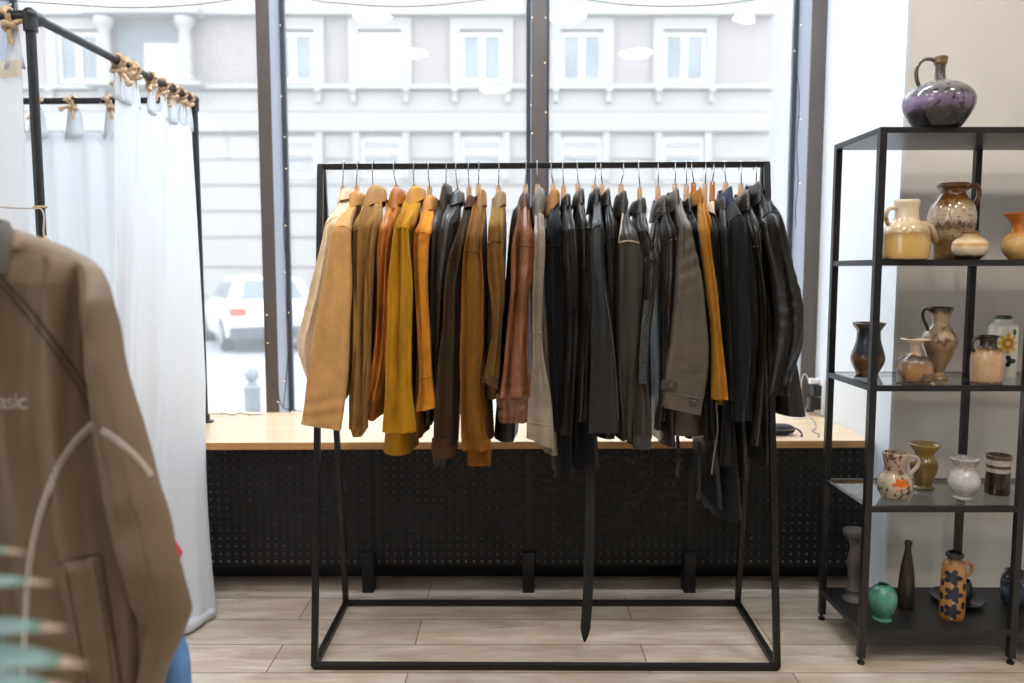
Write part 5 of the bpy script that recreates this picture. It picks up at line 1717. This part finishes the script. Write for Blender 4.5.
v, c, k, b = vessel('cup', 'dark blue cup on a matching saucer behind the ochre jug', 'cup', 957, 600, Z5, [(26, 0), (36, 8), (42, 26), (40, 46), (36, 58), (34, 60)], m19, z8, d=y_f + 0.215)
G().lathe([(30 * k, 0), (58 * k, 8 * k), (68 * k, 12 * k), (66 * k, 15 * k), (30 * k, 4 * k)], c, 36).build('saucer', m19, v, angle=50)
m20 = glaze('blue black relief', [(0, (30, 32, 38)), (0.25, (44, 50, 60)), (0.5, (88, 98, 112)), (0.6, (40, 44, 54)), (1, (34, 36, 42))], 0.1, 9, 0.25, speck=((120, 130, 142), 16, 0.6, 0.66))
vessel('pot', 'blue black relief pot behind the right post of the bottom shelf', 'pot', 1013, 605, Z5, [(26, 0), (34, 6), (38, 30), (39, 60), (34, 78), (26, 86), (28, 92), (26, 94)], m20, z8, d=y_f + 0.19)

# ================================================ foreground: brown jacket
m_bj = plain('brown nylon twill', (122, 104, 82), 0.6, vary=0.06, scale=6, bump=0.12, bscale=400, spec=0.35)
m_stripe = plain('grey beige piping', (176, 164, 150), 0.6)
m_bcol = plain('grey brown knit collar', (92, 86, 78), 0.8, bump=0.4, bscale=260)
DJ = 1.36
XRAIL = P(-34, 200, DJ).x
DD, DR = DJ + 0.16, DJ + 0.30
ZR = P(-34, 150, DJ).z


def rail_x(d):
    return XRAIL * d / DJ


rl = thing('clothes_rail', 'black clothes rail at the left, carrying the brown track jacket', 'clothes rail', (rail_x(1.55), 1.55, 0))
d0_, d1_ = 1.2, 1.95
G().tube([(rail_x(d0_), d0_, ZR), (rail_x(d1_), d1_, ZR)], 0.0125, 12).build('rail', m_rack, rl, angle=40)
for d in (d0_, d1_):
    G().tube([(rail_x(d), d, 0.02), (rail_x(d), d, ZR)], 0.0125, 12).build('post', m_rack, rl, angle=40)
    G().tube([(rail_x(d) - 0.25, d, 0.0125), (rail_x(d), d, 0.0125)], 0.0125, 12).build('foot', m_rack, rl, angle=40)
G().tube([(rail_x(d0_) - 0.22, d0_, 0.0125), (rail_x(d1_) - 0.22, d1_, 0.0125)], 0.0125, 12).build('foot', m_rack, rl, angle=40)

bj = thing('track_jacket', 'brown nylon track jacket with pale piping, hanging close in the left corner', 'jacket', (XRAIL, DJ, 1.0))


def big_tube(rows, d, b, seed, fold, freq, nseg=64, per=8, exp=0.7, wr=0.0, wrf=0.2):
    rnd = random.Random(seed)
    ph = [rnd.uniform(0, 6.3) for _ in range(9)]
    pts = smooth_path([tuple(float(q) for q in r) for r in rows], per)
    rings = []
    N = len(pts)
    for i, row in enumerate(pts):
        y, xl, xr = row[:3]
        s = i / (N - 1)
        bb = b(y) if callable(b) else b
        dd = d(y) if callable(d) else d
        a0, a1 = P(xl, y, dd), P(xr, y, dd)
        c = (a0 + a1) / 2
        hw = (a1.x - a0.x) / 2
        ring = []
        env = min(1, 5 * s + 0.1)
        for k in range(nseg):
            a = 2 * PI * k / nseg
            cx = math.copysign(abs(math.cos(a)) ** exp, math.cos(a))
            cy = math.copysign(abs(math.sin(a)) ** exp, math.sin(a))
            X = cx * hw
            f = fold * env * (math.sin(freq * X * 60 + ph[0] + 1.2 * math.sin(y * 0.012 + ph[1])) + 0.6 * math.sin(freq * X * 108 + ph[2] - y * 0.008) + 0.4 * math.sin(freq * X * 190 + ph[6] + y * 0.01))
            f += wr * math.sin(y * wrf + 14 * X + ph[3]) * (0.5 + 0.5 * math.sin(y * 0.03 + ph[4] + 8 * X))
            edge = max(0.0, 1 - abs(cx)) ** 0.4
            ring.append(Vector((c.x + X, dd + cy * bb + f * edge, c.z)))
        rings.append(ring)
    return G().loft(rings)


brow = [(222, -48, -20), (228, -62, 8), (238, -92, 40), (248, -118, 66), (256, -146, 81), (264, -149, 92), (275, -150, 97), (292, -152, 99), (320, -152, 98), (370, -154, 96), (430, -156, 98), (504, -158, 112), (560, -160, 130), (615, -162, 146), (683, -164, 152), (760, -164, 150), (800, -162, 146)]
gb = big_tube(brow, DJ, lambda y: lerp(0.035, 0.075, min(1, max(0, (y - 222) / 60))), 21, 0.0085, 1.5, 96, 8, 0.7, 0.0012, 0.11)
bjb = gb.build('body', m_bj, bj, angle=180)
tb = bvh(gb)
srow = [(262, 80, 88), (268, 81, 97), (278, 83, 102.5), (290, 86, 107), (330, 90, 115), (380, 93, 126), (430, 97, 141), (480, 105, 155), (520, 113, 167), (552, 121, 174), (580, 129, 181), (600, 134, 186.5), (613, 140, 189), (624, 141, 186), (645, 141, 178), (668, 142, 167), (690, 143, 160), (705, 144, 157)]


def sd(y):
    # upper sleeve hangs forward, forearm swings back under the elbow
    if y < 300:
        return lerp(1.335, 1.305, max(0, (y - 262) / 38))
    return 1.305 if y < 570 else lerp(1.305, 1.355, min(1, (y - 570) / 55))


gs = big_tube(srow, sd, lambda y: lerp(0.018, 0.042, min(1, max(0, (y - 250) / 70))), 5, 0.007, 1.5, 48, 9, 0.8, 0.005, 0.10)
bjs = gs.build('sleeve', m_bj, bj, angle=180)
ts = bvh(gs)
# far sleeve, outside the picture but part of the jacket
gs2 = big_tube([(y, -70 - b_, -70 - a_) for y, a_, b_ in srow], sd, lambda y: lerp(0.018, 0.042, min(1, max(0, (y - 250) / 70))), 6, 0.004, 1.0, 32, 5, 0.8)
gs2.build('sleeve', m_bj, bj, angle=180)
# collar: ribbed stand round the neck
cc = P(-34, 252, DJ)
kx = (P(10, 240, DJ).x - P(0, 240, DJ).x) / 10
rings = []
for h, r in ((-0.034, 1.08), (-0.022, 1.07), (0.0, 1.05), (0.03, 0.98), (0.044, 0.93), (0.046, 0.88), (0.03, 0.86), (-0.02, 0.9)):
    rings.append([Vector((cc.x + 63 * kx * r * math.cos(2 * PI * k / 40), DJ - 0.058 + 0.095 * r * math.sin(2 * PI * k / 40), cc.z + h + 0.012 * math.sin(2 * PI * k / 40) - 0.03 * abs(math.cos(2 * PI * k / 40)) ** 2 * 0)) for k in range(40)])
G().loft(rings, cap0=False, cap1=False).build('collar', m_bcol, bj, angle=60)
# hanger inside, hooked on the rail
hg = thing('coat_hanger', 'dark hanger inside the brown track jacket at the left', 'hanger', (XRAIL, DJ, ZR))
pts = [(XRAIL, DJ, P(0, 236, DJ).z), (XRAIL, DJ, ZR - 0.06), (XRAIL + 0.018, DJ, ZR - 0.02), (XRAIL + 0.017, DJ, ZR + 0.008), (XRAIL, DJ, ZR + 0.0165), (XRAIL - 0.017, DJ, ZR + 0.008), (XRAIL - 0.018, DJ, ZR - 0.012)]
G().tube(smooth_path(pts, 4), 0.0022, 6).build('hook', m_wire, hg)
zz = P(0, 240, DJ).z
G().tube(smooth_path([(XRAIL - 0.165, DJ, zz - 0.045), (XRAIL - 0.08, DJ, zz - 0.015), (XRAIL, DJ, zz), (XRAIL + 0.08, DJ, zz - 0.015), (XRAIL + 0.165, DJ, zz - 0.045)], 5), 0.008, 10).build('yoke', m_blk, hg)


def seam_on(tree, pts, r, name, mat, par, off=0.0008, n=5):
    q = [hit(tree, x, y, off) for x, y in smooth_path(pts, n)]
    q = [p for p in q if p]
    if len(q) > 2:
        return G().tube(q, r, 6).build(name, mat, par)


def strip_on(tree, pts, wpx, name, mat, par, off=0.0016, n=6):
    pp = smooth_path(pts, n)
    g = G()
    rings = []
    for i, (x, y) in enumerate(pp):
        a, b = pp[max(i - 1, 0)], pp[min(i + 1, len(pp) - 1)]
        dx, dy = b[0] - a[0], b[1] - a[1]
        L_ = math.hypot(dx, dy) or 1
        nx_, ny_ = -dy / L_ * wpx / 2, dx / L_ * wpx / 2
        row = [hit(tree, x + nx_ * u, y + ny_ * u, o) for u, o in ((-1, off * 0.2), (-0.8, off), (0, off * 1.3), (0.8, off), (1, off * 0.2), (0.8, -0.001), (-0.8, -0.001))]
        if all(row):
            rings.append(row)
    if len(rings) > 1:
        return g.loft(rings).build(name, mat, par, angle=60)


m_bj2 = plain('brown seam thread', (70, 58, 46), 0.7)
# raglan seam, doubled
seam_on(tb, [(-2, 272), (14, 290), (34, 314), (58, 346), (80, 377), (92, 398), (95, 415)], 0.0022, 'raglan_seam', m_bj2, bjb)
seam_on(tb, [(-5, 278), (10, 296), (30, 320), (54, 352), (75, 382), (87, 402), (92, 420)], 0.0016, 'raglan_seam', m_bj2, bjb)
strip_on(tb, [(98.5, 420), (89, 428), (76, 441), (65, 456), (55, 474), (45, 500), (38, 522), (32, 550), (28, 580), (25.5, 620), (23, 665), (22, 700)], 7.5, 'piping', m_stripe, bjb)
strip_on(ts, [(101, 430), (110, 435), (120, 442.5), (131, 452), (141, 462), (149, 472), (151, 476)], 7, 'piping', m_stripe, bjs)
# welt pocket
wp = [hit(tb, x, y, 0.002) for x, y in ((61, 563), (98, 556), (119, 690), (85, 692))]
g = G()
rings = []
for i in range(15):
    v_ = i / 14
    L0, R0 = (lerp(61, 86, v_), lerp(563, 700, v_)), (lerp(98, 121, v_), lerp(556, 697, v_))
    row = []
    for u in (0, 0.02, 0.1, 0.2, 0.35, 0.5, 0.65, 0.8, 0.92, 0.98, 1.0):
        o = 0.0005 if u in (0, 1.0) else 0.013 + 0.0025 * math.sin(i * 1.7 + u * 3)
        if i == 0:
            o = 0.001
        row.append(hit(tb, lerp(L0[0], R0[0], u), lerp(L0[1], R0[1], u), o))
    rings.append(row)
wt = g.loft(rings, closed=False).build('welt_pocket', m_bj, bj, angle=50)
tw = bvh(g)
seam_on(tw, [(65.5, 566), (72, 604), (90, 694)], 0.0011, 'stitching', m_bj2, wt)
seam_on(tw, [(94, 560), (103, 610), (114.5, 690)], 0.0011, 'stitching', m_bj2, wt)
seam_on(tb, [(102, 556), (110, 604), (123, 690)], 0.0012, 'stitching', m_bj2, bjb)
seam_on(tb, [(58, 564), (66, 561.5), (80, 558), (100, 554)], 0.0012, 'stitching', m_bj2, bjb)
# lettering on the chest
fc = bpy.data.curves.new('lettering', 'FONT')
fc.body = 'asic'
fc.size = 0.034
fc.extrude = 0.0005
fc.offset = 0.0004
fc.space_character = 0.86
tmp = bpy.data.objects.new('lettering_curve', fc)
COL.objects.link(tmp)
bpy.context.view_layer.update()
me = bpy.data.meshes.new_from_object(tmp.evaluated_get(bpy.context.evaluated_depsgraph_get()))
bpy.data.objects.remove(tmp)
xs = [v.co.x for v in me.vertices]
ys_ = [v.co.y for v in me.vertices]
x0_, x1_, y0_, y1_ = min(xs), max(xs), min(ys_), max(ys_)
off = root_loc(bjb)
for v in me.vertices:
    px = lerp(-3.5, 27.5, (v.co.x - x0_) / (x1_ - x0_))
    py = lerp(409, 394, (v.co.y - y0_) / (y1_ - y0_))
    h_ = hit(tb, px, py, 0.0012 if v.co.z > 0 else 0.0002)
    v.co = (h_ or P(px, py, DJ - 0.07)) - off
me.materials.append(plain('pale print', (184, 174, 160), 0.6))
lt = bpy.data.objects.new('lettering', me)
link(lt, bjb)

# ------------------------------- garments behind it on the same rail
m_den = plain('mid blue denim', (92, 138, 190), 0.8, vary=0.2, scale=18, bump=0.3, bscale=300)
dj = thing('denim_jacket', 'blue denim garment just showing below the sleeve of the brown jacket', 'jacket', (rail_x(DD), DD, 0.9))
k_ = DD / DJ
g = big_tube([(300, -60, 20), (320, -110, 60), (350, -130, 84), (450, -130, 88), (560, -130, 92), (640, -130, 96), (760, -130, 100), (800, -130, 100)], DD, 0.05, 31, 0.005, 0.8, 40, 5)
g.build('body', m_den, dj, angle=180)
g = big_tube([(322, 56, 76), (350, 72, 98), (420, 84, 116), (520, 100, 138), (600, 124, 162), (650, 142, 184), (690, 148, 188.5), (740, 152, 190), (790, 154, 190)], DD - 0.01, 0.04, 32, 0.003, 1.0, 28, 5)
g.build('sleeve', m_den, dj, angle=180)
rj = thing('red_garment', 'red garment mostly hidden behind the brown jacket sleeve at the left', 'jacket', (rail_x(DR), DR, 0.9))
m_red = plain('red knit', (200, 42, 50), 0.8, vary=0.1, bump=0.3, bscale=200)
g = big_tube([(330, -40, 20), (345, -80, 50), (370, -100, 74), (450, -100, 80), (560, -100, 84), (680, -100, 86)], DR, 0.04, 33, 0.004, 0.8, 36, 5)
g.build('body', m_red, rj, angle=180)
g = big_tube([(348, 44, 62), (370, 60, 84), (420, 76, 102), (470, 96, 124), (520, 128, 156), (549, 148, 177.5), (556, 150, 180), (563, 148, 176), (580, 140, 164), (600, 136, 158)], DR - 0.01, 0.03, 34, 0.002, 1.0, 28, 5)
g.build('sleeve', m_red, rj, angle=180)
for nm, lb, dd in (('coat_hanger', 'dark hanger inside the blue denim garment', DD), ('coat_hanger', 'dark hanger inside the red garment', DR)):
    xr = rail_x(dd)
    hg = thing(nm, lb, 'hanger', (xr, dd, ZR))
    zt = P(0, 312 if dd == DD else 345, dd).z
    pts = [(xr, dd, zt - 0.01), (xr, dd, zt + 0.03), (xr, dd, ZR - 0.06), (xr + 0.018, dd, ZR - 0.02), (xr + 0.017, dd, ZR + 0.008), (xr, dd, ZR + 0.0165), (xr - 0.017, dd, ZR + 0.008), (xr - 0.018, dd, ZR - 0.012)]
    G().tube(smooth_path(pts, 4), 0.0022, 6).build('hook', m_wire, hg)
    G().tube(smooth_path([(xr - 0.06, dd, zt - 0.03), (xr, dd, zt - 0.01), (xr + 0.06, dd, zt - 0.03)], 5), 0.008, 10).build('yoke', m_blk, hg)

# ------------------------------------------------- plant in the corner
m_leaf, nt, b = base_mat('blue green leaf with tan tip')
tc = nd(nt, 'ShaderNodeTexCoord')
sx = nd(nt, 'ShaderNodeSeparateXYZ')
nt.links.new(tc.outputs['Generated'], sx.inputs[0])
r = nd(nt, 'ShaderNodeValToRGB')
r.color_ramp.elements[0].position, r.color_ramp.elements[0].color = 0.0, srgb((92, 118, 116))
r.color_ramp.elements[1].position, r.color_ramp.elements[1].color = 1.0, srgb((176, 152, 130))
for p_, c_ in ((0.85, (104, 130, 128)), (0.925, (122, 148, 146)), (0.952, (70, 112, 94)), (0.958, (130, 132, 110)), (0.965, (176, 152, 130))):
    e = r.color_ramp.elements.new(p_)
    e.color = srgb(c_)
nt.links.new(sx.outputs['X'], r.inputs['Fac'])
nt.links.new(r.outputs['Color'], b.inputs['Base Color'])
b.inputs['Roughness'].default_value = 0.5
PLX, PLY = -0.86, 0.66
pt = thing('potted_plant', 'potted plant with long blue green leaves and tan tips, close in the bottom left corner', 'plant', (PLX, PLY, 0))
m_pot = plain('terracotta pot', (150, 96, 70), 0.8, vary=0.1)
G().lathe([(0.14, 0.0), (0.15, 0.02), (0.19, 0.3), (0.205, 0.31), (0.205, 0.36), (0.18, 0.36), (0.17, 0.3), (0.02, 0.29)], (PLX, PLY, 0), 36).build('pot', m_pot, pt, angle=50)
G().lathe([(0.165, 0.29), (0.1, 0.32), (0.02, 0.325)], (PLX, PLY, 0), 24).build('soil', plain('dark soil', (52, 40, 32), 0.95, vary=0.4, scale=40), pt)
trk = [(PLX, PLY, 0.3), (PLX + 0.02, PLY, 0.5), (PLX - 0.01, PLY, 0.72), (PLX, PLY, 0.88)]
G().tube(smooth_path(trk, 5), [0.022 - 0.0005 * i for i in range(16)], 10).build('trunk', plain('grey brown trunk', (120, 104, 86), 0.85, vary=0.3, scale=40, bump=0.5, bscale=60), pt)


def leaf(tip, w, lift, root_z):
    tip = Vector(tip)
    a = Vector((PLX, PLY, root_z))
    g = G()
    rings = []
    N = 18
    for i in range(N + 1):
        u = i / N
        p = a.lerp(tip, u) + Vector((0, 0, lift * 4 * u * (1 - u)))
        u2 = min(1, u + 0.02)
        t = (a.lerp(tip, u2) + Vector((0, 0, lift * 4 * u2 * (1 - u2))) - p)
        if t.length < 1e-6:
            t = tip - a
        t.normalize()
        s = t.cross(Vector((0, -0.55, 0.83))).normalized()
        n = s.cross(t)
        ww = w * min(1, 0.45 + 1.4 * u) * (1 if u < 0.8 else max(0.12, 1 - ((u - 0.8) / 0.2) ** 2))
        rings.append([p + s * ww, p + s * ww * 0.5 - n * ww * 0.18 + n * 0.001, p - n * ww * 0.28 + n * 0.001, p - s * ww * 0.5 - n * ww * 0.18 + n * 0.001, p - s * ww, p - s * ww * 0.5 - n * ww * 0.2 - n * 0.002, p - n * ww * 0.3 - n * 0.002, p + s * ww * 0.5 - n * ww * 0.2 - n * 0.002])
    return g.loft(rings).build('leaf', m_leaf, pt, angle=80)


d_ = 0.66
leaf(P(26, 552, d_ + 0.06), 0.007, 0.05, 0.87)
leaf(P(50, 583, d_ + 0.03), 0.0075, 0.045, 0.86)
leaf(P(64, 628, d_), 0.0105, 0.035, 0.85)
leaf(P(84, 665, d_ - 0.03), 0.0125, 0.045, 0.83)
leaf(P(72, 690, d_ - 0.06), 0.011, 0.045, 0.81)
leaf((PLX - 0.4, PLY + 0.05, 0.86), 0.012, 0.06, 0.85)
leaf((PLX - 0.3, PLY - 0.25, 0.8), 0.012, 0.06, 0.83)
leaf((PLX - 0.1, PLY + 0.35, 0.78), 0.012, 0.06, 0.82)
leaf((PLX + 0.1, PLY - 0.4, 0.72), 0.012, 0.06, 0.82)

# ============================================================== room lamps and added fill
m_lampw = plain('white lamp housing', (235, 235, 235), 0.5)
lamps = [(-1.06, 1.51), (0.42, 1.51), (1.83, 1.51), (-0.9, 0.5), (1.1, 0.5), (-0.2, -0.9), (2.9, 0.2)]  # row of three known by its reflections; the other four are added fill
places = ['left of the middle row of three', 'centre of the middle row of three',
          'right of the middle row of three, towards the shelf', 'added as fill, left of the pair above the viewer', 'added as fill, right of the pair above the viewer', 'added as fill, alone towards the back wall', 'added as fill, by the right wall']
for (x, y), pl in zip(lamps, places):
    la = thing('ceiling_and_fill_light', 'round white ceiling light ' + pl, 'light', (x, y, CEIL), 'ceiling lights')
    G().lathe([(0.17, 0), (0.175, -0.04), (0.17, -0.055), (0.15, -0.055)], (x, y, CEIL), 28).build('housing', m_lampw, la)
    G().lathe([(0.145, -0.05), (0.145, -0.062), (0.12, -0.075), (0.05, -0.08)], (x, y, CEIL), 28).build('diffuser', glow('lamp glow', (255, 250, 244), LAMP), la)

# added linear light above the clothes rack, puts highlights on the shoulders
ll = thing('highlight_strip_light', 'added linear highlight light on the ceiling near the window above the clothes rack', 'light', (0.0, 2.86, CEIL))
G().box2((-1.2, 2.78, CEIL - 0.05), (1.2, 2.94, CEIL)).build('housing', m_lampw, ll, smooth=False, bevel=0.004)
G().box2((-1.18, 2.795, CEIL - 0.062), (1.18, 2.925, CEIL - 0.0505)).build('diffuser', glow('cool highlight glow', (222, 236, 255), LINE), ll, smooth=False, bevel=0.003)
